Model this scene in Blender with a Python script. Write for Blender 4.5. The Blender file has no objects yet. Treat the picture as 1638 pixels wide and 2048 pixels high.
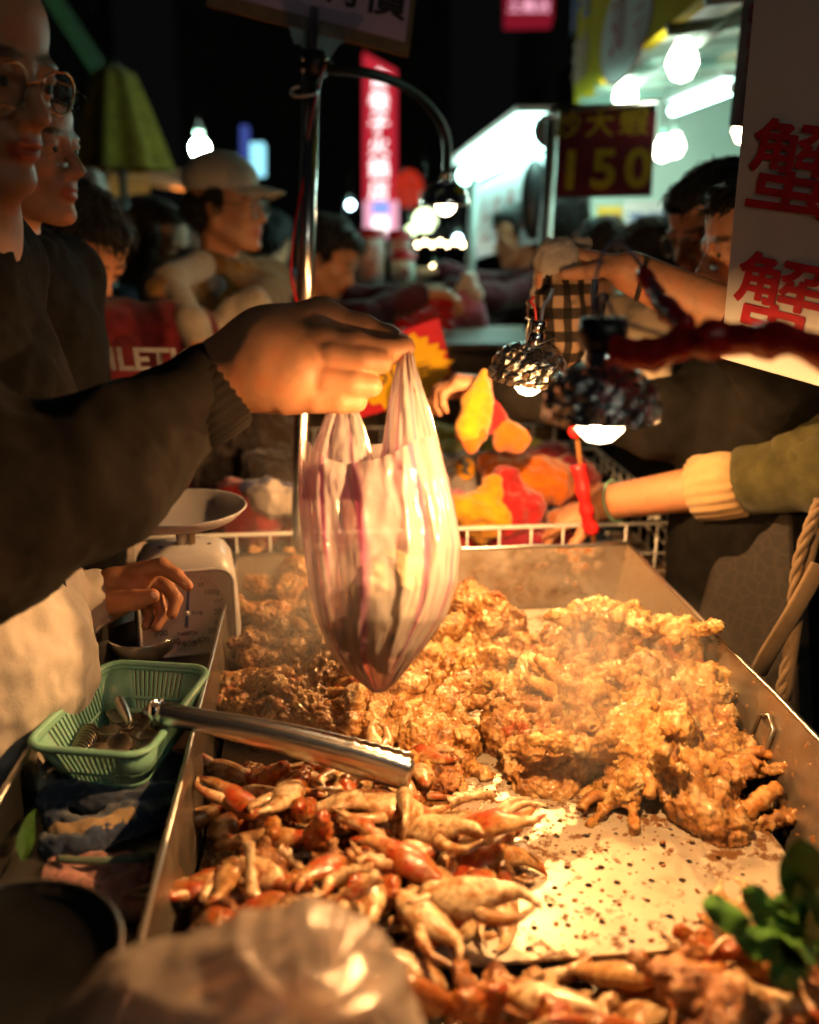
import bpy, bmesh, math, random
import numpy as np
from mathutils import Vector as V, Matrix, noise, Quaternion

random.seed(7); np.random.seed(7)
sc = bpy.context.scene
COL = sc.collection
R_ = math.radians

# ------------------------------------------------------------------ camera
FPX = 1850.0                                   # focal length in pixels of a 2048 px high frame
TH = math.atan(565 / FPX); YAW = math.atan(179 / (FPX / math.cos(TH)))
CAM = V((0, 0, 1.47))
_fh = V((math.sin(YAW), math.cos(YAW), 0)); CR = V((math.cos(YAW), -math.sin(YAW), 0))
CF = _fh * math.cos(TH) + V((0, 0, -math.sin(TH))); CU = CR.cross(CF)
cd = bpy.data.cameras.new('camera'); cam = bpy.data.objects.new('camera', cd); COL.objects.link(cam)
cam.location = CAM; cam.rotation_euler = (math.pi / 2 - TH, 0, -YAW)
cd.sensor_fit = 'VERTICAL'; cd.sensor_height = 36; cd.lens = 36 * FPX / 2048
cd.clip_start = .02; cd.clip_end = 300
cd.dof.use_dof = True; cd.dof.focus_distance = 1.20; cd.dof.aperture_fstop = 2.0; cd.dof.aperture_blades = 0
sc.camera = cam
# ------------------------------------------------------------------ night sky, exposure
w = bpy.data.worlds.new('World'); sc.world = w; w.use_nodes = True
bg = w.node_tree.nodes['Background']; bg.inputs[0].default_value = (.62, .60, .66, 1); bg.inputs[1].default_value = .004
sc.view_settings.view_transform = 'Standard'; sc.view_settings.look = 'None'
sc.view_settings.exposure = 0; sc.view_settings.gamma = 1
cy = sc.cycles
cy.use_denoising = True; cy.max_bounces = 6; cy.diffuse_bounces = 2; cy.glossy_bounces = 3; cy.transmission_bounces = 5
cy.transparent_max_bounces = 10; cy.volume_bounces = 0; cy.sample_clamp_indirect = 3; cy.caustics_reflective = False; cy.caustics_refractive = False
cy.volume_step_rate = 4.0; cy.volume_max_steps = 64; cy.use_adaptive_sampling = True; cy.adaptive_threshold = .02; cy.use_light_tree = True

def P(x, y, d):                                # a point seen at photo pixel (x, y), d metres along the view axis
    return CAM + d * (CF + CR * ((x - 819) / FPX) + CU * ((1024 - y) / FPX))
def G(x, y, z):                                # where the ray through photo pixel (x, y) meets height z
    v = CF + CR * ((x - 819) / FPX) + CU * ((1024 - y) / FPX)
    return CAM + v * ((z - CAM.z) / v.z)
def px(n, d): return n * d / FPX

# ------------------------------------------------------------------ object helpers
def link(o, parent=None, world=True):
    COL.objects.link(o)
    if parent:
        o.parent = parent
        if world: o.location = -parent.location
    return o
def mesh(name, vs, fs, mat=None, smooth=True):
    me = bpy.data.meshes.new(name); me.from_pydata([tuple(v) for v in vs], [], fs)
    if smooth: me.polygons.foreach_set('use_smooth', [True] * len(me.polygons))
    if mat: me.materials.append(mat)
    me.update(); return me
def obj(name, geo, mat=None, parent=None, world=True, smooth=True):
    me = geo if isinstance(geo, bpy.types.Mesh) else mesh(name, geo[0], geo[1], mat, smooth)
    if isinstance(geo, bpy.types.Mesh) and mat and not len(me.materials): me.materials.append(mat)
    return link(bpy.data.objects.new(name, me), parent, world)
def tag(o, label, cat, group=None, kind=None):
    if label: o['label'] = label
    if cat: o['category'] = cat
    if group: o['group'] = group
    if kind: o['kind'] = kind
    return o
def thing(name, label, cat, loc=(0, 0, 0), group=None):
    o = bpy.data.objects.new(name, None); COL.objects.link(o); o.location = loc; o.empty_display_size = .05
    return tag(o, label, cat, group)
def struct(o): o['kind'] = 'structure'; return o
def cat_geo(*gs):
    vs, fs = [], []
    for g in gs:
        n = len(vs); vs += list(g[0]); fs += [tuple(i + n for i in f) for f in g[1]]
    return vs, fs
def xform(g, m): return [m @ V(v) for v in g[0]], g[1]
def box(c, h, rot=None):
    c = V(c); vs = []
    for x in (-1, 1):
        for y in (-1, 1):
            for z in (-1, 1):
                p = V((x * h[0], y * h[1], z * h[2])); vs.append(c + (rot @ p if rot else p))
    return vs, [(0, 1, 3, 2), (4, 6, 7, 5), (0, 4, 5, 1), (2, 3, 7, 6), (0, 2, 6, 4), (1, 5, 7, 3)]
def bbox(a, b): a = V(a); b = V(b); return box((a + b) / 2, [abs(x) for x in (b - a) / 2])
def bevel(o, wd=.004, seg=2):
    m = o.modifiers.new('bevel', 'BEVEL'); m.width = wd; m.segments = seg; m.limit_method = 'ANGLE'; return o
def frames(pts):
    pts = [V(p) for p in pts]; T = []
    for i in range(len(pts)):
        T.append((pts[min(i + 1, len(pts) - 1)] - pts[max(i - 1, 0)]).normalized())
    a = V((0, 0, 1)) if abs(T[0].z) < .9 else V((1, 0, 0))
    n = T[0].cross(a).normalized(); out = []
    for i, t in enumerate(T):
        if i: n = (n - t * n.dot(t)).normalized()
        out.append((pts[i], n, t.cross(n)))
    return out
def tube(pts, r, n=8, caps=True):
    vs, fs = [], []; fr = frames(pts)
    for i, (p, a, b) in enumerate(fr):
        q = r[i] if isinstance(r, list) else r
        qa, qb = q if isinstance(q, (list, tuple)) else (q, q)
        for k in range(n):
            t = 2 * math.pi * k / n; vs.append(p + a * (qa * math.cos(t)) + b * (qb * math.sin(t)))
    for i in range(len(fr) - 1):
        for k in range(n):
            fs.append((i * n + k, i * n + (k + 1) % n, (i + 1) * n + (k + 1) % n, (i + 1) * n + k))
    if caps: fs += [tuple(reversed(range(n))), tuple(range((len(fr) - 1) * n, len(fr) * n))]
    return vs, fs
def spline(pts, m=6):
    pts = [V(p) for p in pts]; out = []
    for i in range(len(pts) - 1):
        p0, p1, p2, p3 = pts[max(i - 1, 0)], pts[i], pts[i + 1], pts[min(i + 2, len(pts) - 1)]
        for k in range(m):
            t = k / m; out.append(.5 * ((2 * p1) + (p2 - p0) * t + (2 * p0 - 5 * p1 + 4 * p2 - p3) * t * t + (3 * p1 - p0 - 3 * p2 + p3) * t ** 3))
    return out + [pts[-1]]
def lathe(prof, n=32, m=None):
    vs, fs = [], []
    for r, z in prof:
        for k in range(n):
            t = 2 * math.pi * k / n; p = V((r * math.cos(t), r * math.sin(t), z)); vs.append(m @ p if m else p)
    for i in range(len(prof) - 1):
        for k in range(n): fs.append((i * n + k, i * n + (k + 1) % n, (i + 1) * n + (k + 1) % n, (i + 1) * n + k))
    return vs, fs
def sphere(c, r, n=12, m=8):
    prof = [(max(1e-5, math.sin(math.pi * i / m)) , -math.cos(math.pi * i / m)) for i in range(m + 1)]
    g = lathe(prof, n); rr = r if isinstance(r, (list, tuple)) else (r, r, r)
    return [V(c) + V((v.x * rr[0], v.y * rr[1], v.z * rr[2])) for v in g[0]], g[1]
def board(bl, br, tr, tl, th):
    bl, br, tr, tl = map(V, (bl, br, tr, tl)); n = (br - bl).cross(tl - bl).normalized() * th
    vs = [bl, br, tr, tl, bl - n, br - n, tr - n, tl - n]
    return vs, [(0, 1, 2, 3), (7, 6, 5, 4), (0, 4, 5, 1), (1, 5, 6, 2), (2, 6, 7, 3), (3, 7, 4, 0)]
def frame_of(z, x=None):
    z = V(z).normalized(); x = V(x) if x else (V((1, 0, 0)) if abs(z.x) < .9 else V((0, 1, 0)))
    y = z.cross(x).normalized(); x = y.cross(z).normalized()
    return Matrix((x, y, z)).transposed()
def mat4(loc, rot3): m = rot3.to_4x4(); m.translation = V(loc); return m
def text(name, s, o, ex, ey, size, mat, parent, off=.0, extrude=.0015, shear=0, vert=False, space=1.0, bold=0.):
    bold = bold or (off if off and ord(s[0]) > 255 else 0); off = 0 if ord(s[0]) > 255 else off
    cu = bpy.data.curves.new('t', 'FONT'); cu.body = '\n'.join(s) if vert else s
    cu.size = 1; cu.align_x = 'CENTER'; cu.align_y = 'CENTER'; cu.offset = off; cu.shear = shear; cu.resolution_u = 3
    cu.space_line = .82 * space if vert else 1; cu.space_character = space if not vert else 1
    t = bpy.data.objects.new('t', cu); COL.objects.link(t)
    me = bpy.data.meshes.new_from_object(t.evaluated_get(bpy.context.evaluated_depsgraph_get()))
    bpy.data.objects.remove(t); bpy.data.curves.remove(cu)
    ex = V(ex).normalized(); ey = V(ey).normalized(); n = ex.cross(ey).normalized()
    for v in me.vertices: v.co = V(o) + ex * (v.co.x * size) + ey * (v.co.y * size) + n * .0015
    if bold:
        b_ = bmesh.new(); b_.from_mesh(me)
        for k in range(8):
            dp = bmesh.ops.duplicate(b_, geom=[x for x in b_.faces if x.index >= 0][:len(me.polygons)])
            a_ = 2 * math.pi * k / 8; bmesh.ops.translate(b_, vec=ex * (bold * size * math.cos(a_)) + ey * (bold * size * math.sin(a_)) - n * (.00006 * (k + 1)), verts=[x for x in dp['geom'] if isinstance(x, bmesh.types.BMVert)])
        b_.to_mesh(me); b_.free()
    me.materials.clear(); me.materials.append(mat); me.name = name
    return link(bpy.data.objects.new(name, me), parent, True)

# ------------------------------------------------------------------ SDF modeller (smooth unions -> one continuous surface)
class Sdf:
    def __init__(s, vox=.005): s.v = vox; s.p = []
    def cap(s, a, b, ra, rb=None, k=.012, sub=False):
        s.p.append(('c', np.array(a, 'f4'), np.array(b, 'f4'), ra, ra if rb is None else rb, k, sub)); return s
    def ell(s, c, r, rot=None, k=.012, sub=False):
        s.p.append(('e', np.array(c, 'f4'), np.array(r if isinstance(r, (tuple, list)) else (r, r, r), 'f4'),
                    None if rot is None else np.array(rot, 'f4'), 0, k, sub)); return s
    def chain(s, pts, rs, k=.012):
        for i in range(len(pts) - 1): s.cap(pts[i], pts[i + 1], rs[i], rs[i + 1], k)
        return s
    def bounds(s, q):
        if q[0] == 'c':
            m = max(q[3], q[4]); return np.minimum(q[1], q[2]) - m, np.maximum(q[1], q[2]) + m
        m = q[2].max() if q[3] is not None else q[2]; return q[1] - m, q[1] + m
    def build(s, smooth=1, floor=None):
        v = s.v; bb = [s.bounds(q) for q in s.p if not q[6]]
        lo = np.min([b[0] for b in bb], 0) - 3 * v; hi = np.max([b[1] for b in bb], 0) + 3 * v
        n = np.ceil((hi - lo) / v).astype(int) + 1; f = np.full(n, .5, 'f4')
        for q in s.p:
            a, b = s.bounds(q); mar = max(q[5], 2 * v) + 2 * v
            i0 = np.clip(np.floor((a - mar - lo) / v).astype(int), 0, n - 1); i1 = np.clip(np.ceil((b + mar - lo) / v).astype(int) + 1, 1, n)
            if (i1 <= i0).any(): continue
            sl = tuple(slice(i0[j], i1[j]) for j in range(3))
            X, Y, Z = [(lo[j] + v * np.arange(i0[j], i1[j], dtype='f4')).reshape([-1 if t == j else 1 for t in range(3)]) for j in range(3)]
            if q[0] == 'c':
                ab = q[2] - q[1]; L = max(float(ab @ ab), 1e-9); dx, dy, dz = X - q[1][0], Y - q[1][1], Z - q[1][2]
                t = np.clip((dx * ab[0] + dy * ab[1] + dz * ab[2]) / L, 0, 1)
                d = np.sqrt((dx - t * ab[0]) ** 2 + (dy - t * ab[1]) ** 2 + (dz - t * ab[2]) ** 2) - (q[3] + (q[4] - q[3]) * t)
            else:
                dx, dy, dz = X - q[1][0], Y - q[1][1], Z - q[1][2]
                if q[3] is not None:
                    r = q[3]; dx, dy, dz = [r[0, j] * dx + r[1, j] * dy + r[2, j] * dz for j in range(3)]
                e = q[2]; k0 = np.sqrt((dx / e[0]) ** 2 + (dy / e[1]) ** 2 + (dz / e[2]) ** 2) + 1e-6
                k1 = np.sqrt((dx / e[0] ** 2) ** 2 + (dy / e[1] ** 2) ** 2 + (dz / e[2] ** 2) ** 2) + 1e-6
                d = k0 * (k0 - 1) / k1
            c = f[sl]; k = max(q[5], 1e-5)
            if q[6]: d = -d; h = np.maximum(k - np.abs(c - d), 0) / k; f[sl] = np.maximum(c, d) + h * h * k * .25
            else: h = np.maximum(k - np.abs(c - d), 0) / k; f[sl] = np.minimum(c, d) - h * h * k * .25
        if floor is not None:
            kz = int((floor - lo[2]) / v)
            if kz > 0: f[:, :, :kz + 1] = .5
        return s._nets(f, lo, smooth)
    def _nets(s, f, lo, smooth):
        ins = f < 0; cnt = np.zeros([x - 1 for x in f.shape], 'i1')
        off = [(a, b, c) for a in (0, 1) for b in (0, 1) for c in (0, 1)]; S = f.shape
        for o in off: cnt += ins[o[0]:S[0] - 1 + o[0], o[1]:S[1] - 1 + o[1], o[2]:S[2] - 1 + o[2]]
        act = (cnt > 0) & (cnt < 8); idx = np.argwhere(act); N = len(idx)
        ids = np.full(act.shape, -1, 'i4'); ids[act] = np.arange(N)
        val = np.stack([f[idx[:, 0] + o[0], idx[:, 1] + o[1], idx[:, 2] + o[2]] for o in off], 1)
        pos = np.zeros((N, 3)); num = np.zeros(N)
        for i in range(8):
            for j in range(i + 1, 8):
                if sum(abs(off[i][t] - off[j][t]) for t in range(3)) != 1: continue
                m = (val[:, i] < 0) != (val[:, j] < 0); t = val[:, i] / (val[:, i] - val[:, j] + 1e-12)
                oi = np.array(off[i]); oj = np.array(off[j])
                pos[m] += oi + np.outer(t[m], oj - oi); num += m
        pos = lo + s.v * (idx + pos / num[:, None]); quads = []
        for a in range(3):
            b, c = (a + 1) % 3, (a + 2) % 3; ea = np.eye(3, dtype=int)[a]; eb = np.eye(3, dtype=int)[b]; ec = np.eye(3, dtype=int)[c]
            s0 = [slice(None)] * 3; s1 = [slice(None)] * 3; s0[a] = slice(0, -1); s1[a] = slice(1, None)
            ch = np.argwhere(ins[tuple(s0)] != ins[tuple(s1)])
            ok = (ch[:, b] > 0) & (ch[:, c] > 0) & (ch[:, b] < S[b] - 1) & (ch[:, c] < S[c] - 1); ch = ch[ok]
            g = lambda d: ids[tuple((ch + d).T)]
            q = np.stack([g(-eb - ec), g(-ec), g(0 * ec), g(-eb)], 1)
            inside = ins[tuple(ch.T)]; q[~inside] = q[~inside][:, ::-1]; quads.append(q)
        quads = np.concatenate(quads); quads = quads[(quads >= 0).all(1)]
        e = np.concatenate([quads[:, [0, 1]], quads[:, [1, 2]], quads[:, [2, 3]], quads[:, [3, 0]]])
        for _ in range(smooth):
            acc = np.zeros_like(pos); deg = np.bincount(e[:, 0], minlength=N)[:, None] + 1e-9
            for t in range(3): acc[:, t] = np.bincount(e[:, 0], weights=pos[e[:, 1], t], minlength=N)
            pos = pos * .45 + .55 * acc / deg
        return pos, quads
def npmesh(name, pos, quads, mat=None, smooth=True):
    me = bpy.data.meshes.new(name); n = len(quads)
    me.vertices.add(len(pos)); me.vertices.foreach_set('co', np.asarray(pos, 'f4').ravel())
    me.loops.add(n * 4); me.loops.foreach_set('vertex_index', np.asarray(quads, 'i4').ravel())
    me.polygons.add(n); me.polygons.foreach_set('loop_start', np.arange(0, n * 4, 4, dtype='i4'))
    me.polygons.foreach_set('use_smooth', np.full(n, smooth)); me.update(calc_edges=True)
    if mat: me.materials.append(mat)
    return me
def vnormals(pos, quads):
    a = pos[quads[:, 2]] - pos[quads[:, 0]]; b = pos[quads[:, 3]] - pos[quads[:, 1]]; fn = np.cross(a, b); nn = np.zeros_like(pos)
    for k in range(4):
        for t in range(3): nn[:, t] += np.bincount(quads[:, k], weights=fn[:, t], minlength=len(pos))
    return nn / (np.linalg.norm(nn, axis=1)[:, None] + 1e-12)
def fbm(pos, scale, octv=4, seed=0., rough=.5):
    out = np.empty(len(pos)); o = V((seed * 13.7, seed * 7.1, seed * 3.3))
    for i, p in enumerate(pos): out[i] = noise.fractal(V(p) * scale + o, 1.0 - rough + .3, 2.0, octv)
    return out
def rough_up(pos, quads, amps, seed=0):
    nn = vnormals(pos, quads); d = np.zeros(len(pos))
    for sc_, am in amps: d += am * fbm(pos, sc_, 3, seed + sc_ * .01)
    return pos + nn * d[:, None]
def vcol(me, name, cols):
    a = me.color_attributes.new(name, 'FLOAT_COLOR', 'POINT')
    a.data.foreach_set('color', np.asarray(np.c_[cols, np.ones(len(cols))], 'f4').ravel())

# ------------------------------------------------------------------ materials
def new_mat(name):
    m = bpy.data.materials.new(name); m.use_nodes = True; nt = m.node_tree; return m, nt, nt.nodes['Principled BSDF']
def setp(b, **k):
    for a, v in k.items():
        i = b.inputs[a.replace('_', ' ')]
        i.default_value = (*v, 1) if isinstance(v, tuple) and len(v) == 3 and i.type == 'RGBA' else v
def coord(nt, rnd=True, kind='Object', scale=(1, 1, 1)):
    tc = nt.nodes.new('ShaderNodeTexCoord'); out = tc.outputs[kind]
    if rnd:
        oi = nt.nodes.new('ShaderNodeObjectInfo'); mp = nt.nodes.new('ShaderNodeVectorMath'); mp.operation = 'MULTIPLY_ADD'
        nt.links.new(out, mp.inputs[0]); mp.inputs[1].default_value = scale
        cx = nt.nodes.new('ShaderNodeVectorMath'); cx.operation = 'SCALE'; cx.inputs[0].default_value = (31, 17, 23); nt.links.new(oi.outputs['Random'], cx.inputs['Scale'])
        nt.links.new(cx.outputs[0], mp.inputs[2]); out = mp.outputs[0]
    return out
def nz(nt, vec, scale, detail=5, rough=.6, kind='noise'):
    n = nt.nodes.new('ShaderNodeTexNoise' if kind == 'noise' else 'ShaderNodeTexVoronoi'); n.inputs['Scale'].default_value = scale
    if kind == 'noise': n.inputs['Detail'].default_value = detail; n.inputs['Roughness'].default_value = rough
    nt.links.new(vec, n.inputs['Vector']); return n.outputs['Fac' if kind == 'noise' else 'Distance']
def ramp(nt, fac, stops):
    r = nt.nodes.new('ShaderNodeValToRGB'); nt.links.new(fac, r.inputs[0]); e = r.color_ramp.elements
    while len(e) < len(stops): e.new(.5)
    for i, (p, c) in enumerate(stops): e[i].position = p; e[i].color = (*c, 1) if len(c) == 3 else c
    return r.outputs[0]
def mixc(nt, fac, a, b, mode='MIX'):
    m = nt.nodes.new('ShaderNodeMix'); m.data_type = 'RGBA'; m.blend_type = mode
    for s_, x in ((m.inputs[0], fac), (m.inputs[6], a), (m.inputs[7], b)):
        if hasattr(x, 'links'): nt.links.new(x, s_)
        else: s_.default_value = x if not isinstance(x, tuple) else (*x, 1)
    return m.outputs[2]
def bump(nt, b, h, strength=.3, dist=.002):
    n = nt.nodes.new('ShaderNodeBump'); n.inputs['Strength'].default_value = strength; n.inputs['Distance'].default_value = dist
    nt.links.new(h, n.inputs['Height']); nt.links.new(n.outputs[0], b.inputs['Normal'])
def simple(name, col, rough=.5, metal=0., var=.25, vs=40, bs=0., bscale=300, bdist=.001, rnd=False, **kw):
    m, nt, b = new_mat(name); setp(b, Roughness=rough, Metallic=metal, **kw)
    c = coord(nt, rnd)
    if var:
        f = nz(nt, c, vs, 4); lo = tuple(x * (1 - var) for x in col); hi = tuple(min(1, x * (1 + var)) for x in col)
        nt.links.new(ramp(nt, f, [(.3, lo), (.7, hi)]), b.inputs['Base Color'])
    else: b.inputs['Base Color'].default_value = (*col, 1)
    if bs: bump(nt, b, nz(nt, c, bscale, 4), bs, bdist)
    return m
def emis(name, col, s):
    m = bpy.data.materials.new(name); m.use_nodes = True; nt = m.node_tree; nt.nodes.clear()
    e = nt.nodes.new('ShaderNodeEmission'); o = nt.nodes.new('ShaderNodeOutputMaterial'); e.inputs[0].default_value = (*col, 1); e.inputs[1].default_value = s
    nt.links.new(e.outputs[0], o.inputs[0]); return m
def cloth(name, col, bs=.5, weave=900, var=.35, rough=.9, fuzz=.15, vs=25):
    m = simple(name, col, rough, 0, var, vs, bs, weave, .0015); b = m.node_tree.nodes['Principled BSDF']
    setp(b, Sheen_Weight=fuzz, Specular_IOR_Level=.15); return m
def skin(name, col):
    m, nt, b = new_mat(name); c = coord(nt, True); at = nt.nodes.new('ShaderNodeAttribute'); at.attribute_name = 'tint'
    f = nz(nt, c, 32, 7, .65); col2 = (col[0] * 1.1, col[1] * .84, col[2] * .76); base = ramp(nt, f, [(.33, tuple(x * .80 for x in col)), (.5, col), (.68, col2)])
    nt.links.new(mixc(nt, 1.0, base, at.outputs['Color'], 'MULTIPLY'), b.inputs['Base Color'])
    setp(b, Roughness=.48, Subsurface_Weight=.12, Subsurface_Scale=.008, Specular_IOR_Level=.45); b.inputs['Subsurface Radius'].default_value = (1, .35, .2)
    bump(nt, b, nz(nt, c, 300, 6, .7), .35, .0015); return m

M = {}
M['steel'] = simple('steel', (.55, .53, .50), .32, 1, .12, 9, .05, 60)
M['steel_dark'] = simple('steel_dark', (.20, .19, .18), .42, .85, .3, 8, .1, 60)
M['chrome'] = simple('chrome', (.78, .78, .80), .12, 1, .05, 20)
M['wirewhite'] = simple('white_coated_wire', (.72, .70, .68), .4, 0, .1, 50)
M['asphalt'] = simple('asphalt', (.045, .045, .047), .7, 0, .4, 6, .4, 200)
M['black'] = simple('black_plastic', (.012, .012, .013), .4, 0, .2)
M['mint'] = simple('mint_plastic', (.22, .47, .37), .42, 0, .1, 30, .05, 200, Subsurface_Weight=.1, Subsurface_Scale=.005)
M['coin'] = simple('worn_coin_metal', (.34, .30, .25), .38, 1, .35, 180, .35, 700, .0006, True)
M['scale_body'] = simple('pale_enamel', (.60, .58, .60), .28, 0, .08, 10)
M['dial'] = simple('dial_card', (.62, .58, .55), .5, 0, .08, 20)
M['ink'] = simple('black_ink', (.03, .03, .035), .5, 0, 0)
M['blue_ink'] = simple('blue_needle_paint', (.08, .12, .32), .4, 0, 0)
M['red_paint'] = simple('red_brush_paint', (.36, .008, .016), .5, 0, .25, 30)
M['white_card'] = simple('white_board', (.55, .50, .48), .3, 0, .08, 6)
M['wood'] = simple('brown_wood', (.14, .08, .045), .6, 0, .4, 8, .3, 60)
M['hair'] = cloth('black_hair', (.012, .010, .010), .8, 500, .4, .5, .1)
M['hair_brown'] = cloth('dark_brown_hair', (.05, .028, .016), .8, 500, .4, .45, .1)
M['skin'] = skin('skin', (.50, .235, .125))
M['skin2'] = skin('skin_light', (.56, .285, .17))
M['eyew'] = simple('eye_white', (.22, .19, .17), .4, 0, 0); M['iris'] = simple('dark_iris', (.015, .009, .006), .5, 0, 0)
M['leaf'] = simple('basil_leaf', (.075, .19, .03), .42, 0, .45, 40, .5, 160, .002)
M['warm_bulb'] = emis('warm_bulb_glow', (1, .62, .28), 60)

def steel_greasy(name, base, st=(.22, .10, .03), lo=.60, hi=.66, sc1=14, rough=.38, metal=.9):
    m, nt, b = new_mat(name); c = coord(nt, False); f_ = nz(nt, c, sc1, 9, .72); cs_ = nz(nt, c, sc1 * .22, 3); ma = nt.nodes.new('ShaderNodeMath'); ma.operation = 'MULTIPLY_ADD'; ma.inputs[1].default_value = .45; ma.inputs[2].default_value = 0; nt.links.new(cs_, ma.inputs[0]); mb = nt.nodes.new('ShaderNodeMath'); mb.operation = 'MULTIPLY_ADD'; mb.inputs[1].default_value = .55; nt.links.new(f_, mb.inputs[0]); nt.links.new(ma.outputs[0], mb.inputs[2]); f = mb.outputs[0]; g = nz(nt, c, 5, 4)
    s_ = ramp(nt, f, [(lo, (0, 0, 0)), (hi, (1, 1, 1))]); sp = ramp(nt, nz(nt, c, 95, 3, .5), [(.66, (0, 0, 0)), (.70, (1, 1, 1))])
    msk = mixc(nt, 1., s_, sp, 'LIGHTEN')
    steel_c = ramp(nt, g, [(.3, tuple(x * .8 for x in base)), (.7, base)])
    film = ramp(nt, nz(nt, c, 22, 6), [(.35, (0, 0, 0)), (.8, (.55, .55, .55))])
    col = mixc(nt, film, steel_c, (base[0] * .75, base[1] * .55, base[2] * .33))
    nt.links.new(mixc(nt, msk, col, st), b.inputs['Base Color'])
    nt.links.new(mixc(nt, msk, (metal,) * 3, (0., 0., 0.)), b.inputs['Metallic'])
    nt.links.new(ramp(nt, nz(nt, c, 40, 6), [(.3, (rough * .7,) * 3), (.8, (rough * 1.5,) * 3)]), b.inputs['Roughness'])
    bump(nt, b, msk, .5, .0012); return m
M['pan_wall'] = steel_greasy('greasy_pan_wall', (.52, .46, .40), (.26, .10, .02), .605, .63, 26, .36)
M['plate'] = steel_greasy('burnt_griddle_plate', (.80, .72, .60), (.17, .075, .025), .515, .55, 42, .42, .55)

def batter(name, a, b_, c_, red):
    m, nt, b = new_mat(name); c = coord(nt, True)
    f = nz(nt, c, 38, 8, .68); col = ramp(nt, f, [(.32, tuple(x * .35 for x in a)), (.44, a), (.53, b_), (.62, c_)])
    r = ramp(nt, nz(nt, c, 17, 4), [(.60, (0, 0, 0)), (.68, (1, 1, 1))]); col = mixc(nt, r, col, red)
    d = ramp(nt, nz(nt, c, 170, 4, .6), [(.36, (.55, .48, .42)), (.52, (1, 1, 1))]); col = mixc(nt, .75, col, d, 'MULTIPLY')
    oi = nt.nodes.new('ShaderNodeObjectInfo'); col = mixc(nt, 1., col, ramp(nt, oi.outputs['Random'], [(0., (.62, .55, .48)), (.35, (.95, .88, .8)), (.7, (1, 1, 1)), (1., (1, .94, .82))]), 'MULTIPLY')
    nt.links.new(col, b.inputs['Base Color']); setp(b, Roughness=.30, Specular_IOR_Level=.7, Coat_Weight=.4, Coat_Roughness=.18)
    bump(nt, b, nz(nt, c, 260, 7, .7), .8, .003); return m
M['batter'] = batter('fried_crab_batter', (.54, .24, .045), (.74, .44, .13), (.90, .74, .40), (.58, .15, .025))
M['leg_shell'] = batter('fried_leg_shell', (.58, .22, .03), (.72, .36, .10), (.82, .55, .24), (.55, .10, .02))
M['chunk'] = batter('saucy_crab_chunk', (.30, .10, .022), (.50, .21, .06), (.74, .50, .26), (.40, .05, .014))
M['batter_dk'] = batter('fried_crab_batter_brown', (.44, .19, .045), (.62, .34, .11), (.80, .60, .34), (.52, .11, .02))
def shell(name, cream, red, amt):
    m, nt, b = new_mat(name); c = coord(nt, True)
    at = nt.nodes.new('ShaderNodeAttribute'); at.attribute_name = 'red'
    f = nz(nt, c, 45, 5); ad = nt.nodes.new('ShaderNodeMath'); ad.operation = 'MULTIPLY_ADD'; nt.links.new(f, ad.inputs[0]); ad.inputs[1].default_value = 1.1; ad.inputs[2].default_value = amt
    ad2 = nt.nodes.new('ShaderNodeMath'); ad2.operation = 'ADD'; nt.links.new(ad.outputs[0], ad2.inputs[0]); nt.links.new(at.outputs['Fac'], ad2.inputs[1])
    r = ramp(nt, ad2.outputs[0], [(.46, (0, 0, 0)), (.72, (1, 1, 1))]); col = mixc(nt, r, cream, red)
    st = ramp(nt, nz(nt, c, 70, 7, .7), [(.42, (0, 0, 0)), (.58, (.92, .92, .92))]); col = mixc(nt, st, col, (.32, .12, .022)); dk = ramp(nt, nz(nt, c, 190, 5, .65), [(.55, (1, 1, 1)), (.66, (.35, .25, .18))]); col = mixc(nt, 1., col, dk, 'MULTIPLY')
    nt.links.new(col, b.inputs['Base Color']); setp(b, Roughness=.3, Specular_IOR_Level=.6, Coat_Weight=.35, Coat_Roughness=.15)
    bump(nt, b, nz(nt, c, 130, 6), .5, .002); return m
M['shell'] = shell('crab_claw_shell', (.78, .60, .37), (.46, .07, .018), -.50)
M['shell_red'] = shell('red_crab_shell', (.66, .42, .20), (.36, .045, .012), -.16)

# ================================================================== ground and buildings
RIM, FLOOR = .92, .812
g = obj('ground', ([(-40, -20, 0), (40, -20, 0), (40, 80, 0), (-40, 80, 0)], [(0, 1, 2, 3)]), M['asphalt']); struct(g)

M['facade'] = simple('sooty_concrete', (.10, .09, .085), .85, 0, .4, 1.5, .3, 30)
M['darkglass'] = simple('dark_window_glass', (.01, .012, .015), .1, 0, 0)
def building(x0, x1, y0, y1, h, face, label):
    b = thing('building', label, 'building', ((x0 + x1) / 2, (y0 + y1) / 2, 0), 'dark buildings along the lane')
    obj('wall', bbox((x0, y0, 0), (x1, y1, h)), M['facade'], b, smooth=False)
    obj('parapet', bbox((x0 - .1, y0 - .1, h), (x1 + .1, y1 + .1, h + .5)), M['facade'], b, smooth=False)
    xs = x1 if face > 0 else x0
    for k in range(int(h / 3)):
        for j in range(max(1, int((y1 - y0) / 2.6))):
            yy = y0 + 1.3 + j * 2.6; zz = 1.5 + k * 3 + 2
            wn = obj('window', bbox((xs - .06, yy - .7, zz - .7), (xs + .06 * face + .02 * face, yy + .7, zz + .7)), M['steel_dark'], b, smooth=False)
            for s_ in (-1, 1):
                wp = obj('pane', bbox((xs - .02, yy + s_ * .34 - .3, zz - .62), (xs + face * .095, yy + s_ * .34 + .3, zz + .62)), M['darkglass'], None, smooth=False)
                wp.parent = wn; wp.location = (0, 0, 0)
building(-9, -4.2, 5, 13, 9, 1, 'dark concrete shophouse behind the orange awning')
building(-9, -4.6, 13.6, 24, 12, 1, 'tall dark shophouse farther down the lane past the green lamp')
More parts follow.
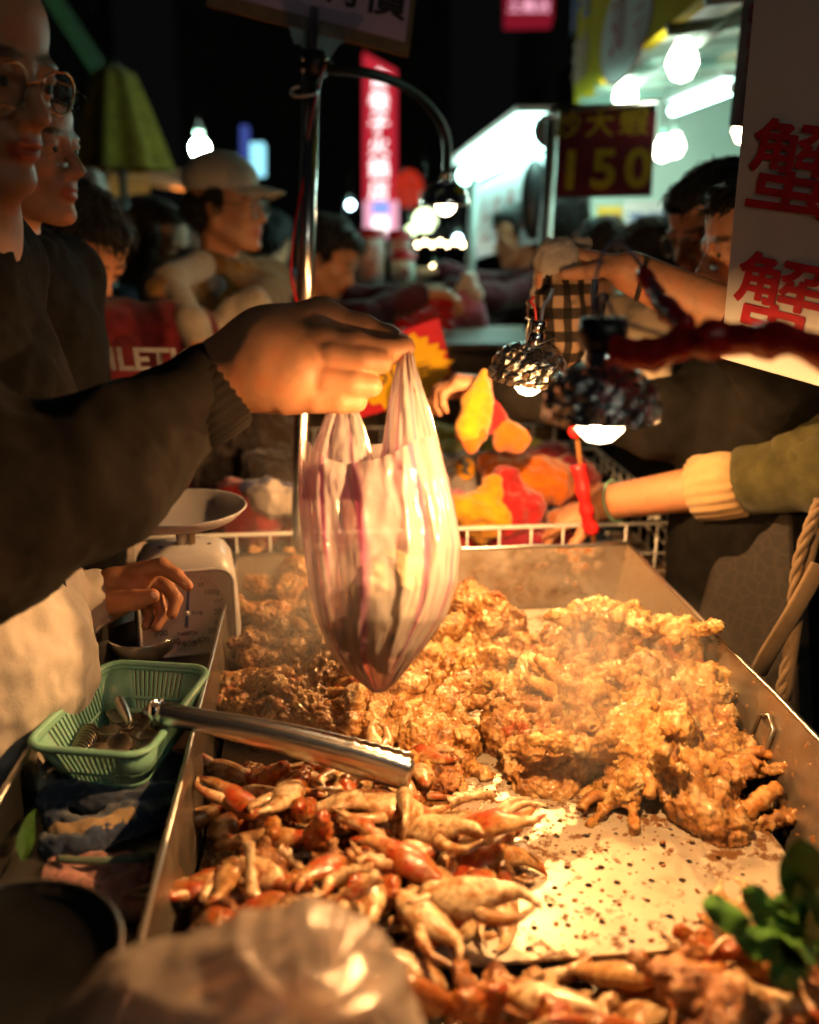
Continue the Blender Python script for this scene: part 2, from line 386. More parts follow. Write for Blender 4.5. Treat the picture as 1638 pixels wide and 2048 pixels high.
building(5.2, 10, 3, 10, 9, -1, 'dark shophouse behind the bright yellow signed stall')
building(4.4, 10, 10.6, 22, 14, -1, 'tall dark building behind the small red rooftop sign')
building(-4, 4, 30, 36, 15, 1, 'black building closing the far end of the lane')

# ================================================================== the food cart and its pan
cart = thing('food_cart', 'stainless steel food cart carrying the crab pan and side tray', 'cart', (.1, .95, 0))
obj('cabinet', bbox((-.36, .36, .08), (.60, 1.60, .775)), M['steel_dark'], cart, smooth=False)
for x in (-.30, .54):
    for y in (.44, 1.52): obj('wheel', lathe([(.001, -.02), (.05, -.02), (.06, 0), (.05, .02), (.001, .02)], 20, mat4((x, y, .06), frame_of((1, 0, 0)))), M['black'], cart)
TZ = .845
oa, ob_ = V((-.340, .70, 0)), V((-.330, 1.40, 0)); oa2 = oa + (oa - ob_) * .6
def at(p, z): return V((p.x, p.y, z))
obj('side_tray', board((oa2.x, oa2.y, TZ), (-.168, oa2.y, TZ), (-.168, 1.55, TZ), (-.328, 1.55, TZ), .01), M['steel_dark'], cart, smooth=False)
obj('tray_wall', board(at(oa2, .78), at(ob_ + (ob_ - oa) * .2, .78), at(ob_ + (ob_ - oa) * .2, .918), at(oa2, .918), .003), M['steel'], cart, smooth=False)
obj('tray_rim', tube([at(oa2, .92), at(ob_ + (ob_ - oa) * .2, .92)], .004, 8), M['steel'], cart)
obj('apron_panel', board((-.7, .34, .1), (.62, .34, .1), (.62, .34, .78), (-.7, .34, .78), .01), M['steel'], cart, smooth=False)

pan = thing('frying_pan', 'large rectangular stainless pan with perforated griddle plate full of fried crab', 'pan', (.19, 1.0, .78))
XL, XR, YN, YF = -.16, .545, .40, 1.56; xl, xr, yn, yf = -.150, .514, .41, 1.53; Z0 = .788
def wall(a, b, c, d, n): obj(n, board(a, b, c, d, .0025), M['pan_wall'], pan, smooth=False)
wall((xr, yf, Z0), (xr, yn, Z0), (XR, YN, RIM), (XR, YF, RIM), 'side_wall')
wall((xl, yn, Z0), (xl, yf, Z0), (XL, YF, RIM), (XL, YN, RIM), 'side_wall')
wall((xl, yf, Z0), (xr, yf, Z0), (XR, YF, RIM), (XL, YF, RIM), 'end_wall')
wall((xr, yn, Z0), (xl, yn, Z0), (XL, YN, RIM), (XR, YN, RIM), 'end_wall')
obj('tray_bottom', bbox((xl, yn, Z0 - .006), (xr, yf, Z0 - .001)), M['steel_dark'], pan, smooth=False)
for a, b in (((XL, YN), (XL, YF)), ((XL, YF), (XR, YF)), ((XR, YF), (XR, YN))):
    obj('rim', tube([V((a[0], a[1], RIM)).lerp(V((b[0], b[1], RIM)), t / 12) + V((0, 0, .0012 * math.sin(t * 2.3))) for t in range(13)], .0032, 8), M['steel'], pan)
# perforated plate: staggered cells, each with a real hole
def plate(x0, x1, y0, y1, z, dx=.034, dy=.027, hr=.0034, n=10):
    vs, fs = [], []
    rows = int((y1 - y0) / dy); dy = (y1 - y0) / rows; cols = int((x1 - x0) / dx) - 1
    def q(a, b, c, d): i = len(vs); vs.extend([a, b, c, d]); fs.append((i, i + 1, i + 2, i + 3))
    for r in range(rows):
        ya = y0 + r * dy; yb = ya + dy; xs = x0 + (dx * .5 if r % 2 else dx * .12); xe = xs + cols * dx
        q((x0, ya, z), (xs, ya, z), (xs, yb, z), (x0, yb, z)); q((xe, ya, z), (x1, ya, z), (x1, yb, z), (xe, yb, z))
        for c in range(cols):
            xa = xs + c * dx; cx, cy_ = xa + dx / 2 + random.uniform(-.002, .002), (ya + yb) / 2 + random.uniform(-.002, .002)
            i = len(vs); h = hr * random.choice((.75, 1, 1, 1.15))
            if random.random() < .3: h *= .35
            for k in range(n):
                t = 2 * math.pi * (k + .5) / n; ct, st = math.cos(t), math.sin(t); s_ = min(dx / 2 / max(abs(ct), 1e-6), dy / 2 / max(abs(st), 1e-6))
                ox, oy = xa + dx / 2 + ct * s_, (ya + yb) / 2 + st * s_
                vs += [(ox, oy, z), (cx + ct * h, cy_ + st * h, z), (cx + ct * h, cy_ + st * h, z - .003)]
            for k in range(n):
                a = i + 3 * k; b = i + 3 * ((k + 1) % n); fs += [(a, b, b + 1, a + 1), (a + 1, b + 1, b + 2, a + 2)]
            cs = [(xa, ya, z), (xa + dx, ya, z), (xa + dx, yb, z), (xa, yb, z)]; j = len(vs); vs += cs
            ang = [math.atan2(c_[1] - (ya + yb) / 2, c_[0] - xa - dx / 2) % (2 * math.pi) for c_ in cs]
            for m_ in range(4):
                for k in range(n):
                    t0 = 2 * math.pi * (k + .5) / n; t1 = t0 + 2 * math.pi / n
                    if t0 <= ang[m_] < t1 or t0 <= ang[m_] + 2 * math.pi < t1: fs.append((i + 3 * k, j + m_, i + 3 * ((k + 1) % n)))
    q((x0, y0, z), (x0, y0, z - .004), (x1, y0, z - .004), (x1, y0, z))
    return vs, fs
obj('griddle_plate', plate(-.147, .492, .697, 1.524, FLOOR), M['plate'], pan, smooth=False)
obj('plate_lip', tube([(.492, .70, FLOOR - .004), (.492, 1.5, FLOOR - .004)], .004, 6), M['steel'], pan)
# wire bracket welded on the right wall
bx0, by0 = .537, .985
def wp(y, z): return (xr + (XR - xr) * (z - Z0) / (RIM - Z0) - .004, y, z)
obj('bracket', tube([wp(.955, .815), wp(.955, .888), wp(.972, .897), wp(.99, .888), wp(.99, .815)], .0028, 6), M['steel'], pan)
obj('bracket_strip', board(wp(.986, .818), wp(.959, .818), wp(.959, .884), wp(.986, .884), .002), M['pan_wall'], pan, smooth=False)

# ------------------------------------------------------------------ crab pieces
def crab_body(seed):
    rg = random.Random(seed); S = Sdf(.0021)
    S.ell((0, 0, .020), (.052, .038, .021), k=.012)
    S.ell((rg.uniform(-.02, .02), .012, .030), (.034, .024, .017), k=.012)
    for i in range(9):
        a = rg.uniform(0, 6.28); r = rg.uniform(.5, 1); S.ell((math.cos(a) * .042 * r, math.sin(a) * .03 * r, rg.uniform(.012, .040)), [rg.uniform(.008, .016) for _ in range(3)], k=.008)
    for i in range(4):
        x = -.034 + i * .021; dx = (x) * .7 + rg.uniform(-.008, .008); L = rg.uniform(.022, .05)
        S.cap((x, -.026, .014), (x + dx, -.034 - L, .012 + rg.uniform(-.006, .018)), .0085, .0062, k=.008)
    if rg.random() < .6:
        S.cap((.045, .0, .018), (.082, -.018, .024), .0115, .009, k=.01).cap((.082, -.018, .024), (.098, -.045, .026), .009, .0075, k=.008)
    for i in range(2):
        a = rg.uniform(0, 6.28); S.ell((math.cos(a) * .036, math.sin(a) * .028, .040), (.016, .011, .016), k=.005, sub=True)
    p, q = S.build(1); p = rough_up(p, q, [(45, .0050), (130, .0034), (330, .0026)], seed)
    return npmesh('crab_body', p, q, M['batter'])
def bent_leg(seed, L=.06, r=.0065):
    rg = random.Random(seed); b = rg.uniform(-.02, .02); b *= .45; pts = [(0, 0, 0), (L * .3, b * .3, .004), (L * .62, b, .006), (L, b * 1.8, .004 - rg.random() * .006)]
    sp = spline(pts, 5); n = len(sp); rs = [(r * (1.05 - .35 * i / n) * (1 + .12 * math.sin(i * 1.9)), r * .8 * (1.05 - .35 * i / n)) for i in range(n)]
    v, f = tube(sp, rs, 10, True)
    # open, hollow cut end
    f = [x for x in f if len(x) == 4]; e = len(v) - 10; c = sum((v[e + k] for k in range(10)), V()) / 10; i = len(v)
    v += [c + (v[e + k] - c) * .72 for k in range(10)]; v += [c + (v[e + k] - c) * .6 - (V(pts[3]) - V(pts[2])).normalized() * .008 for k in range(10)]
    for k in range(10):
        k2 = (k + 1) % 10; f += [(e + k, e + k2, i + k2, i + k), (i + k, i + k2, i + 10 + k2, i + 10 + k)]
    f.append(tuple(i + 10 + k for k in range(10)))
    v = [p_ + V((noise.noise(p_ * 130 + V((seed, 0, 0))), noise.noise(p_ * 130 + V((0, seed, 5))), noise.noise(p_ * 130 + V((9, 0, seed))))) * .0026 for p_ in v]
    return mesh('leg', v, f, M['batter'])
BODY = [crab_body(s_) for s_ in (3, 11, 23, 35, 47, 59)]
LEG = [bent_leg(s_, .036 + .006 * s_, .0092) for s_ in range(4)]
for b in LEG: b.materials[0] = M['leg_shell']
BODY_DK = [b.copy() for b in BODY]; LEG_DK = [b.copy() for b in LEG]
for b in BODY_DK: b.materials[0] = M['batter_dk']
rg = random.Random(5)
def crab(p, label, group, dark=False, s_=1., yaw=None, tilt=.6):
    o = obj('crab_half', rg.choice(BODY_DK if dark else BODY)); o.location = p; o.scale = (s_ * rg.uniform(.9, 1.1), s_ * rg.uniform(.9, 1.1), s_ * rg.uniform(.9, 1.15))
    o.rotation_euler = (rg.uniform(-tilt, tilt), rg.uniform(-tilt, tilt), rg.uniform(0, 6.28) if yaw is None else yaw); tag(o, label, 'fried crab', group)
    n = rg.choice((0, 0, 2, 3, 4)); x0 = rg.uniform(-.036, -.022); fan = rg.uniform(8, 16); dn = rg.uniform(-.35, .05); me_ = rg.choice(LEG)
    for i in range(n):
        l = obj('leg', me_, None, o, False); l.location = (x0 + i * .0185, -.020, .019 + rg.uniform(-.003, .005))
        l.rotation_euler = (rg.uniform(-.3, .3), dn, -math.pi / 2 + (x0 + i * .0185) * fan + rg.uniform(-.1, .1)); z = rg.uniform(.9, 1.15); l.scale = (z, 1.1, 1.1)
    return o
LR = 'fried crab half in the middle of the bright golden heap'; GR = 'crab halves in the golden heap'
for x, y, h in [(1215, 1262, .085), (1222, 1300, .045), (1335, 1275, .085), (1352, 1330, .06), (1135, 1290, .05), (1115, 1340, .035), (1240, 1335, .045), (1300, 1370, .055), (1385, 1395, .05),
                (960, 1352, .012), (1090, 1375, .045), (1185, 1365, .04), (1050, 1420, .02), (1035, 1468, .01), (1085, 1540, .005), (1160, 1455, .03), (1265, 1430, .045), (1360, 1445, .045), (1425, 1490, .025),
                (1215, 1505, .03), (1325, 1545, .025), (1395, 1615, .006), (1440, 1545, .012), (1270, 1580, .012), (1150, 1500, .012), (1300, 1480, .05), (1240, 1390, .06), (1170, 1415, .055)]:
    lb = 'fried crab half perched on top of the golden heap by the right pan wall' if h > .08 else 'fried crab half at the right of the golden heap touching the pan wall' if x > 1375 else 'fried crab half at the front foot of the golden heap on the bare plate' if y > 1530 else 'fried crab half on the left flank of the golden heap facing the bare plate' if x < 1100 else LR
    crab(G(x, y, FLOOR + h) + V((0, 0, -.012)), lb, GR, rg.random() < .35, s_=rg.uniform(.95, 1.2))
LL = 'browned crab half under the bottom of the hanging striped bag'; GL = 'crab halves in the steaming heap'
for x, y, h in [(530, 1165, .05), (585, 1195, .05), (610, 1150, .07), (560, 1255, .04), (630, 1245, .06), (610, 1320, .045), (520, 1335, .03), (475, 1395, .02), (560, 1395, .04), (640, 1380, .05), (690, 1335, .06),
                (730, 1405, .03), (800, 1400, .03), (860, 1405, .02), (700, 1425, .04), (765, 1450, .025), (825, 1450, .02), (620, 1440, .03), (540, 1455, .025), (885, 1440, .012), (870, 1500, .01), (500, 1245, .02), (660, 1190, .06), (720, 1230, .05),
                (780, 1290, .05), (850, 1330, .02), (640, 1300, .07), (750, 1340, .05), (580, 1290, .05), (480, 1450, .015), (690, 1470, .02)]:
    lb = 'browned crab half in the far left corner of the pan beside the scale' if y < 1260 else 'browned crab half just behind the tongs' if y > 1420 else 'browned crab half pressed against the left pan wall above the coin basket' if x < 590 else LL
    crab(G(x, y, FLOOR + h) + V((0, 0, -.012)), lb, GL, True, rg.uniform(.95, 1.12))
LM = 'fried crab half in the small heap by the far pan wall, behind the hanging bag'; GM = 'crab halves in the far heap'
for x, y, h in [(945, 1225, .045), (1005, 1260, .03), (965, 1300, .015), (905, 1275, .035), (1020, 1300, .01), (985, 1240, .05), (890, 1310, .02), (930, 1190, .02)]:
    crab(G(x, y, FLOOR + h) + V((0, 0, -.012)), LM, GM, True, rg.uniform(.85, 1.0))

def redattr(me, fn):
    n = len(me.vertices); a = me.attributes.new('red', 'FLOAT', 'POINT'); a.data.foreach_set('value', np.array([fn(v.co) for v in me.vertices], 'f4'))
def jit(v, f, s_, am=.0012, sc_=70): return [p + V((noise.noise(p * sc_ + V((s_, 0, 0))), noise.noise(p * sc_ + V((0, s_, 5))), noise.noise(p * sc_ + V((9, 0, s_))))) * am for p in v], f
def palm(seed):
    rg_ = random.Random(seed); b = rg_.uniform(.003, .009); w_ = rg_.uniform(.9, 1.15)
    pts = spline([(-.004, 0, 0), (.004, 0, 0), (.018, -.001, .001), (.034, -.002, .002), (.046, -.004, .002), (.062, -.006 , .002), (.078, -.004, .001), (.092, b, 0)], 3)
    key = [(.004, .004), (.008, .0065), (.0145, .0095), (.0165, .010), (.0135, .0085), (.0085, .006), (.0048, .0042), (.0008, .0008)]
    rs = []
    for i in range(len(pts)):
        t = i / (len(pts) - 1) * 7; k = min(int(t), 6); u = t - k; rs.append(tuple(w_ * (key[k][j] * (1 - u) + key[k + 1][j] * u) for j in (0, 1)))
    v, f = jit(*tube(pts, rs, 14), seed); me = mesh('palm', v, f, M['shell'])
    redattr(me, lambda c: .42 * max(0, c.y / .014) + .5 * max(0, (c.z - .003) / .008) * .6 + (.35 if c.x > .082 else 0) + (.45 if c.x < .006 else 0)); return me
def dactyl(seed):
    rg_ = random.Random(seed); b = rg_.uniform(.002, .007)
    pts = spline([(0, 0, 0), (.014, .005, 0), (.030, .005, 0), (.048, -.004 - b, 0)], 4)
    v, f = jit(*tube(pts, [(.0065 * (1 - (i / (len(pts) - 1)) ** 1.6) + .0008, .0052 * (1 - (i / (len(pts) - 1)) ** 1.6) + .0007) for i in range(len(pts))], 10), seed + 3)
    me = mesh('movable_finger', v, f, M['shell']); redattr(me, lambda c: .45 * max(0, (c.y + .002) / .008) + (.3 if c.x > .038 else 0)); return me
def knob(seed):
    S = Sdf(.0016); rg_ = random.Random(seed); S.ell((0, 0, 0), (.014, .012, .011), k=.006); S.cap((-.006, -.003, 0), (-.024, -.012, .002), .0085, .0065, k=.006)
    p, q = S.build(1); p = rough_up(p, q, [(90, .003), (260, .001)], seed); me = npmesh('wrist_joint', p, q, M['shell_red']); redattr(me, lambda c: .35 + c.z * 20); return me
def chunk(seed):
    S = Sdf(.0019); rg_ = random.Random(seed); S.ell((0, 0, .012), (.032, .024, .014), k=.008)
    for i in range(5): S.ell((rg_.uniform(-.03, .03), rg_.uniform(-.02, .02), rg_.uniform(.006, .026)), [rg_.uniform(.006, .013) for _ in range(3)], k=.006)
    for i in range(3): S.cap((-.02 + .02 * i, -.012, .01), (-.026 + .026 * i, -.030, .013), .0085, .007, k=.008)
    S.ell((.01, .01, .03), (.02, .012, .008), k=.004, sub=True)
    p, q = S.build(1); p = rough_up(p, q, [(60, .005), (180, .003)], seed); return npmesh('crab_chunk', p, q, M['chunk'])
PALM = [palm(s_) for s_ in range(5)]
for s_ in (1, 3): PALM.append(PALM[s_].copy()); PALM[-1].materials[0] = M['shell_red']
PALM += [PALM[-1], PALM[-2]]; DAC = [dactyl(s_) for s_ in range(4)]; KNOB = [knob(s_) for s_ in range(2)]; CHUNK = [chunk(s_) for s_ in range(4)]
ARM = []
for s_ in range(3):
    me = bent_leg(20 + s_, .058, .0085 + .001 * s_); me.materials[0] = M['shell']; redattr(me, lambda c: .35 * max(0, c.z / .006)); ARM.append(me)
def claw(p, label, group, s_=1., tilt=.5, red=False):
    o = obj('crab_claw', rg.choice(PALM[5:] + PALM[:2] if red else PALM)); o.location = p; o.scale = [s_ * rg.uniform(.9, 1.15)] * 3
    o.rotation_euler = (rg.choice((0, math.pi, rg.uniform(0, 6.28))) + rg.uniform(-.5, .5), rg.uniform(-tilt, tilt), rg.uniform(0, 6.28)); tag(o, label, 'crab claw', group)
    d = obj('movable_finger', rg.choice(DAC), None, o, False); d.location = (.043, .0105, .001); d.rotation_euler = (0, 0, rg.uniform(-.12, .3))
    if rg.random() < .6:
        k = obj('wrist_joint', rg.choice(KNOB), None, o, False); k.location = (-.012, .002, 0); k.rotation_euler = (rg.uniform(0, 6), 0, rg.uniform(-.8, .8))
    return o
def arm(p, label, group, s_=1.):
    o = obj('crab_arm_segment', rg.choice(ARM)); o.location = p; o.scale = [s_] * 3; o.rotation_euler = (rg.uniform(0, 6.28), rg.uniform(-.6, .6), rg.uniform(0, 6.28)); return tag(o, label, 'crab leg', group)
def bit(p, label, group, s_=1.):
    o = obj('crab_chunk', rg.choice(CHUNK)); o.location = p; o.scale = [s_] * 3; o.rotation_euler = (rg.uniform(-.7, .7), rg.uniform(-.7, .7), rg.uniform(0, 6.28)); return tag(o, label, 'fried crab', group)
def inpoly(x, y, pl):
    c = False; j = len(pl) - 1
    for i in range(len(pl)):
        if (pl[i][1] > y) != (pl[j][1] > y) and x < (pl[j][0] - pl[i][0]) * (y - pl[i][1]) / (pl[j][1] - pl[i][1]) + pl[i][0]: c = not c
        j = i
    return c
def scatter(poly, n, mind, rnd):
    xs = [p[0] for p in poly]; ys = [p[1] for p in poly]; out = []; t = 0
    while len(out) < n and t < 20000:
        t += 1; x = rnd.uniform(min(xs), max(xs)); y = rnd.uniform(min(ys), max(ys))
        if inpoly(x, y, poly) and all((x - a) ** 2 + (y - b) ** 2 > mind ** 2 for a, b in out): out.append((x, y))
    return out
CP = [(425, 1545), (600, 1530), (800, 1500), (880, 1500), (935, 1590), (900, 1640), (985, 1640), (990, 1700), (940, 1720), (975, 1790), (880, 1850), (760, 1840), (690, 1880), (400, 1890)]
LC = 'crab claw in the middle of the heap of red and cream claws'; GC = 'claws in the claw heap'
LA = 'crab leg segment with a cut end among the heaped claws'; LB = 'red crab chunk among the heaped claws'
for lay, (n, md) in enumerate([(50, 38), (44, 40), (28, 48)]):
    pl = CP if lay == 0 else [(x + (660 - x) * .1 * lay, y + (1690 - y) * .1 * lay) for x, y in CP]
    for x, y in scatter(pl, n, md, rg):
        p = G(x, y, FLOOR + .012 + lay * .021); p.x = max(p.x, -.125); u = rg.random()
        lc = 'crab claw at the left of the claw heap against the pan wall' if x < 520 else 'crab claw in the claw heap right under the tongs' if y < 1600 else 'crab claw at the right edge of the claw heap by the bare plate' if x > 830 else 'crab claw at the front of the claw heap behind the cloudy bag' if y > 1780 else LC
        if u < .70: claw(p, lc, GC, rg.uniform(.82, 1.12), .35)
        elif u < .86: arm(p, LA, 'leg segments in the claw heap', rg.uniform(.8, 1.1))
        else: bit(p, LB, 'chunks in the claw heap', rg.uniform(.65, .9))
for x, y in [(1000, 1650), (905, 1835), (1010, 1768), (880, 1870)]:
    claw(G(x, y, FLOOR + .012), 'cream crab claw lying alone at the edge of the claw heap on the bare plate', 'loose claws on the plate', .85, .1)
LF = 'crab claw in the middle of the front trough before the griddle plate'; GF = 'claws in the front trough'
for lay, (n, md) in enumerate([(36, .036), (36, .034), (28, .036)]):
    m_ = .02 * lay
    for x, y in scatter([(.0 + m_, .44), (.5 - m_, .44), (.5 - m_, .70 - m_), (.0 + m_, .675 - m_)], n, md, rg):
        p = V((x, y, .80 + lay * .024 + (.022 if x > .28 else 0))); u = rg.random()
        lf = 'crab claw in the front trough beside the basil bunch' if x > .33 else 'crab claw in the front trough beside the cloudy bag' if x < .14 else LF
        if u < .68: claw(p, lf, GF, rg.uniform(.95, 1.25), .5, True)
        elif u < .80: arm(p, 'crab leg segment in the trough in front of the griddle plate', 'leg segments in the front trough', 1.1)
        else: bit(p, 'red crab chunk in the trough in front of the griddle plate', 'chunks in the front trough', rg.uniform(.95, 1.3))

# crumbs of batter strewn over the plate
cv, cf = [], []; rcr = random.Random(77)
for _ in range(900):
    if rcr.random() < .6: p = G(rcr.gauss(1080, 190), rcr.gauss(1640, 130), FLOOR)
    else: p = V((rcr.uniform(-.14, .48), rcr.uniform(.70, 1.5), FLOOR))
    if not (-.14 < p.x < .48 and .70 < p.y < 1.5): continue
    s_ = rcr.choice((.0008, .0012, .0016, .0026)) * rcr.uniform(.6, 1.4); j = len(cv)
    for v in sphere((0, 0, 0), (s_, s_ * rcr.uniform(.5, 1), s_ * .5), 6, 4)[0]: cv.append(p + V((0, 0, s_ * .3)) + v * rcr.uniform(.7, 1.3))
    cf += [tuple(i + j for i in f) for f in sphere((0, 0, 0), 1, 6, 4)[1]]
cr_ = obj('crumbs', (cv, cf), M['chunk'], pan); cr_['kind'] = 'stuff'

# ================================================================== lamps over the pan
def glowglass(name, col, s):
    m = bpy.data.materials.new(name); m.use_nodes = True; nt = m.node_tree; nt.nodes.clear()
    e = nt.nodes.new('ShaderNodeEmission'); t_ = nt.nodes.new('ShaderNodeBsdfTransparent'); a_ = nt.nodes.new('ShaderNodeAddShader'); o = nt.nodes.new('ShaderNodeOutputMaterial'); e.inputs[0].default_value = (*col, 1); e.inputs[1].default_value = s; t_.inputs[0].default_value = (.8, .8, .8, 1)
    nt.links.new(e.outputs[0], a_.inputs[0]); nt.links.new(t_.outputs[0], a_.inputs[1]); nt.links.new(a_.outputs[0], o.inputs[0]); return m
M['bulb_pan'] = emis('lamp_filament_glow', (1, .51, .175), 9300); M['bulb_glass'] = glowglass('lamp_glass_glow', (1, .74, .45), 14)
M['foil'] = simple('crumpled_foil', (.72, .70, .68), .22, 1, .2, 60, .9, 90, .004)
M['tong_steel'] = simple('brushed_tong_steel', (.74, .74, .76), .26, 1, .1, 30, .05, 150)
M['reflector'] = simple('lamp_reflector', (.8, .78, .74), .3, 1, .05)
M['redtape'] = simple('red_tape', (.42, .012, .015), .3, 0, .3, 60, .4, 120, .002)
M['bluewire'] = simple('blue_wire', (.06, .09, .20), .4, 0, .1); M['copper'] = simple('copper_wire', (.55, .25, .10), .35, .8, .2)
def lamp(base, tip, label, foil=True, r=.062, h=.045, sock=.036, bulb='bulb_pan', sc_=1., name='clamp_lamp', group=None, seed=0):
    """base: socket top, tip: direction the lamp points"""
    base = V(base); t = thing(name, label, 'lamp', base, group); ax = -V(tip).normalized(); m = mat4(base, frame_of(ax)); rg_ = random.Random(seed)
    z0 = -sock; r *= sc_; h *= sc_
    obj('socket', lathe([(.001, 0), (.012, 0), (.0135, -.001), (.0135, -sock * .45), (.0125, -sock * .5), (.0145, -sock * .55), (.015, -sock)], 20, m), M['chrome'], t)
    N = 56 if foil else 40; K = 12; vs, fs = [], []
    for layer, th in ((0, 0.), (1, -.0025)):
        for i in range(K + 1):
            u = i / K; rr = .015 + (r - .015) * math.sin(u * math.pi / 2) ** .9 + th; zz = z0 - h * (1 - math.cos(u * math.pi / 2)) ** .9
            for k in range(N):
                a = 2 * math.pi * k / N; jr = 0
                if foil and u > .05: jr = (.0035 if layer == 0 else .0008) * noise.noise(V((math.cos(a) * 7 * u, math.sin(a) * 7 * u, u * 9 + seed))) * 1.6 + rg_.uniform(-.0008, .0008)
                vs.append(m @ V(((rr + jr) * math.cos(a), (rr + jr) * math.sin(a), zz + (jr * .8 if layer == 0 else jr * .8 - .0) )))
    L = (K + 1) * N
    for layer in (0, 1):
        for i in range(K):
            for k in range(N):
                q = [layer * L + i * N + k, layer * L + i * N + (k + 1) % N, layer * L + (i + 1) * N + (k + 1) % N, layer * L + (i + 1) * N + k]; fs.append(tuple(q if layer else q[::-1]))
    for k in range(N): a = K * N + k; b = K * N + (k + 1) % N; fs.append((a, b, b + L, a + L))
    sh = obj('shade', (vs, fs), M['foil'] if foil else M['chrome'], t, smooth=not foil)
    br = .024 * sc_; bz = z0 - h + .001; cz = z0 - h - .008
    obj('bulb', xform(lathe([(.008, z0 - .004), (.012, z0 - .014), (br * .8, bz + br * .62), (br, bz), (br * .87, bz - br * .5), (br * .5, bz - br * .87), (.0005, bz - br)], 16), m), M['bulb_glass'], t)
    obj('filament', xform(sphere((0, 0, cz), .009, 10, 6), m), M[bulb], t)
    return t
tip1 = V((-.12, .05, -1)).normalized(); b1 = P(1078, 640, 1.40)
l1 = lamp(b1, tip1, 'foil covered clamp lamp with chrome socket glowing above the golden crab', seed=2, r=.064, h=.058)
obj('wire', tube(spline([b1 + V((.004, 0, -.004)), b1 + V((.006, .0, .02)), b1 + V((.016, .004, .032)), b1 + V((.021, .006, .046))]), .0028, 6), M['bluewire'], l1)
obj('wire', tube(spline([b1 + V((-.004, 0, -.004)), b1 + V((-.007, .0, .018)), b1 + V((-.013, .002, .028)), b1 + V((-.008, .004, .034))]), .0024, 6), M['redtape'], l1)
obj('wire_clip', tube(spline([b1 + V((-.024, -.01, -.04)), b1 + V((-.004, -.02, -.034)), b1 + V((.022, -.012, -.026)), b1 + V((.026, 0, -.034)), b1 + V((.018, .01, -.042))]), .0011, 5), M['steel'], l1)
obj('hook', tube(spline([b1 + V((-.018, 0, -.04)), b1 + V((-.019, -.004, -.015)), b1 + V((-.016, -.004, .0)), b1 + V((-.022, -.004, .004))]), .0018, 5), M['steel'], l1)
rod = thing('lamp_rod', 'thin rod bound in red tape rising from the far pan rim', 'rod', P(1187, 1090, 1.70))
rp = [P(1187, 1090, 1.70), P(1180, 1040, 1.69), P(1160, 935, 1.67), P(1145, 810, 1.64), P(1128, 720, 1.60), P(1112, 660, 1.53), P(1096, 640, 1.46), P(1080, 655, 1.42)]
sp = spline(rp, 6); obj('wires', tube(sp, .0032, 6), M['copper'], rod); obj('wires', tube([p + V((.004, 0, .001)) for p in sp[:30]], .0022, 6), M['copper'], rod)
def tape(pts, r, sd): 
    s_ = spline(pts, 8); v, f = tube(s_, [r * (1 + .40 * noise.noise(V((i * .31, sd, 0)))) for i in range(len(s_))], 9); return jit(v, f, sd, .0045, 75)
obj('red_tape', tape([P(1184, 1066, 1.695), P(1172, 1010, 1.68), P(1157, 930, 1.67)], .0135, 3), M['redtape'], rod)
obj('red_tape', tape([P(1152, 872, 1.655), P(1146, 815, 1.64), P(1138, 770, 1.62)], .0115, 5), M['redtape'], rod)
obj('red_tape', tape([P(1126, 715, 1.59), P(1112, 662, 1.53)], .013, 6), M['redtape'], rod)
tip2 = V((.02, -.02, -1)).normalized(); b2 = P(1206, 662, .82)
l2 = lamp(b2, tip2, 'crumpled foil lamp on the red wrapped arm, hanging in front of the other lamp', r=.053, h=.048, sock=.030, seed=7)
obj('cap', lathe([(.001, .012), (.02, .012), (.022, .0), (.022, -.012), (.018, -.016)], 18, mat4(b2, frame_of(-tip2))), M['black'], l2)
obj('wire', tube(spline([b2, P(1188, 610, .78), P(1195, 540, .80), P(1215, 490, .82), P(1245, 490, .84), P(1285, 535, .84), P(1320, 590, .80), P(1370, 655, .76)]), .0018, 6), M['bluewire'], l2)
obj('wire', tube(spline([b2, P(1205, 590, .78), P(1240, 640, .76), P(1330, 670, .74)]), .0016, 6), M['bluewire'], l2)
arm2 = thing('lamp_stand', 'lamp stand with dark red taped arm running in front of the white crab banner', 'lamp stand', V((.68, .57, 0)))
obj('red_tape', tape([P(1222, 700, .775), P(1300, 710, .76), P(1400, 682, .74), P(1500, 680, .72), P(1638, 700, .68), V((.50, .60, 1.325)), V((.68, .57, 1.31))], .0135, 9), M['redtape'], arm2)
obj('red_tape', tape([P(1290, 550, .84), P(1320, 600, .81), P(1372, 655, .76)], .009, 11), M['redtape'], arm2)
obj('post', tube([V((.68, .57, 1.33)), V((.68, .57, 0))], .012, 8), M['steel_dark'], arm2)

